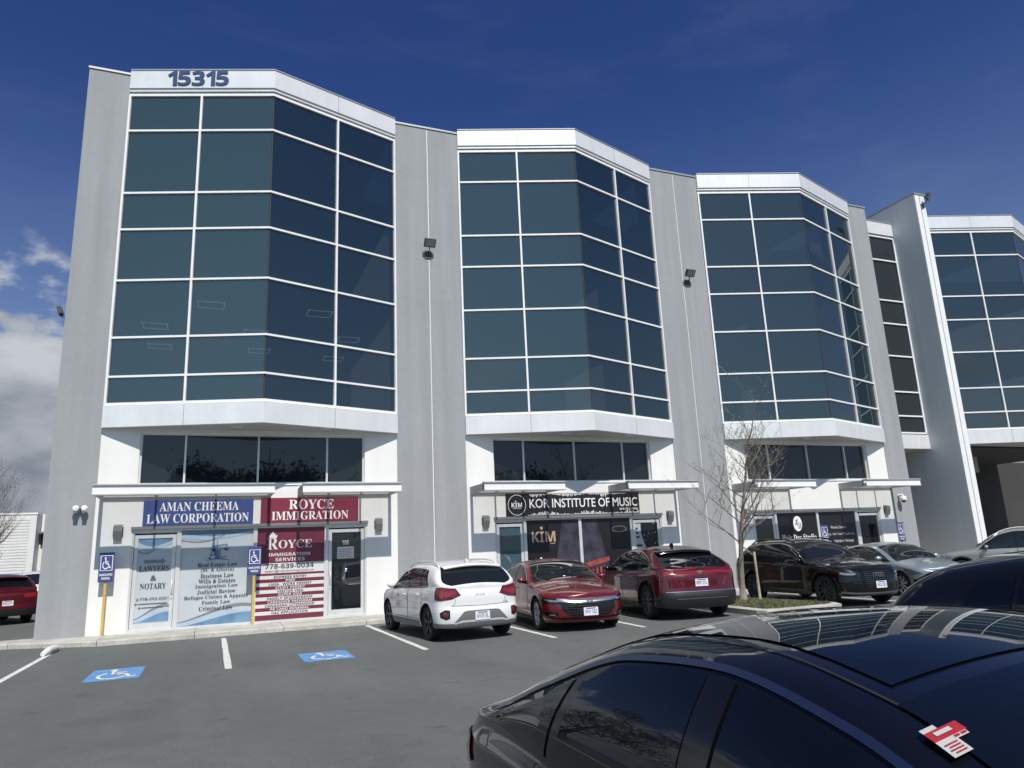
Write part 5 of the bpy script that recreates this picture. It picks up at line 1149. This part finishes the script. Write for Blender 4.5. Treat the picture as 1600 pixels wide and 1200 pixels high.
SED = dict(L=4.70, W=1.83, fo=.9, wb=2.72, wr=.33, sill=.2, zf=.19, zr=.24, tum=.46, fa=.8, ra=.62, rn=2.7, spokes=5, dark_rim=True,
    top=[(0, .70), (.1, .74), (.6, .86), (1.15, .95), (1.32, 1.0), (1.82, 1.25), (2.25, 1.40), (2.72, 1.465), (3.12, 1.445), (3.6, 1.32), (4.05, 1.14), (4.3, 1.065), (4.55, 1.03), (4.7, .97)],
    belt=[(0, .67), (.15, .72), (.6, .80), (1.3, .895), (2.0, .925), (3, .955), (3.9, .99), (4.4, .985), (4.7, .93)], crown=[(0, .035), (.6, .07), (1.4, .09), (2.2, .065), (3.3, .06), (4.2, .045), (4.7, .03)],
    dlo=(1.50, 4.02, 3.66), apil=.22, dlo_top=[(1.3, .05), (2.2, .05), (3.1, .055), (3.7, .075), (4.1, .05)], dlo_bot=[(1.3, .02), (3.5, .02), (3.8, .04), (4.1, .07)], panes=[(1.58, 2.60, 1.90, 2.60), (2.73, 3.40, 2.73, 3.33), (3.48, 3.96, 3.40, 3.62)],
    ws=(1.33, 2.225, .96, .95), rw=(3.26, 4.06, .9, .9), doors=[(1.5, 2.64), (2.66, 3.55)], mirror=1.68, sillh=.05)
near, ns = make_car('parked_car', SED, 'very close black sedan with a glass roof and a red and white windscreen sticker', 'car', (1.95, -19.40, 0), -90, dict(body='car_navy', glass='car_glass_tint', ws_glass='car_glass_tint', bright='satin_blue'), near_detail)
b = MB()
def stick(u0, u1, v0, v1, m, off):     # along the windscreen top edge (u) and down the glass (v), at the passenger side
    rows = [[ns.toppt(2.14-v*.5, -.945+u*.5/.62, off) for u in (u0, u1)] for v in (v0, v1)]; b.grid(rows, m, False)
stick(0, .07, .0, .022, 1, .007); stick(.0, .16, .022, .075, 0, .007); stick(.03, .11, .036, .056, 1, .0085); stick(0, .15, .075, .095, 1, .007); stick(0, .09, .095, .16, 1, .007)
for k in range(4): stick(.012+.01*(k % 2), .075, .102+.014*k, .108+.014*k, 0, .0085)
for k in range(2): stick(.085+.034*k, .11+.034*k, .08, .09, 0, .0085)
b.build('windscreen_sticker', [M['sticker_red'], M['sticker_paper']], near)
make_car('parked_car', dict(KIA, spokes=10, top=[(x, z+.06*max(0, min(1, (z-1.0)/.4))) for x, z in KIA['top']]), 'black hatchback at the right edge beyond the near car roof', 'car', (4.88, -18.95, 0), -90, dict(body='car_black', glass='car_glass_tint'), lambda t, s, m: (lamp(t, s, [(.42, .87), (.62, .80), (.86, .78), (1.02, .80)], [(.52, 1.00), (.66, 1.01), (.86, 1.035), (.99, 1.035)], 'lamp_red', True, 'tail_light', .008), fin(t, s, 3.5, 'car_black')))
# ---- cars on the far left
def redsuv_detail(t, s, mats):
    lamp(t, s, [(.45, .86), (.75, .84), (1.05, .88), (1.35, .92)], [(.45, .97), (.75, .99), (1.05, 1.0), (1.3, .97)], 'lamp_redbright', True, 'tail_light', .008); spoiler(t, s, 4.0, 4.3, 'car_maroon', .03)
    face(t, s, sym([(0, .28), (.6, .28), (1.2, .3)]), sym([(0, .5), (.6, .5), (1.1, .48)]), 'car_trim', True, 'bumper_cladding', .009); c, r = nose_frame(s, .7, True, .01); plate(t, c, r, (0, 0, 1), 'FN2 61T')
make_car('parked_suv', AUD, 'red suv seen from behind at the left edge beside the end of the building', 'suv', (-7.15, 10.6, 0), 115, dict(body='car_maroon', glass='car_glass_tint'), redsuv_detail)
make_car('parked_car', PAL, 'white car half hidden behind the left end of the building', 'car', (-7.0, 17.2, 0), 100, dict(body='car_white'), pale_detail)
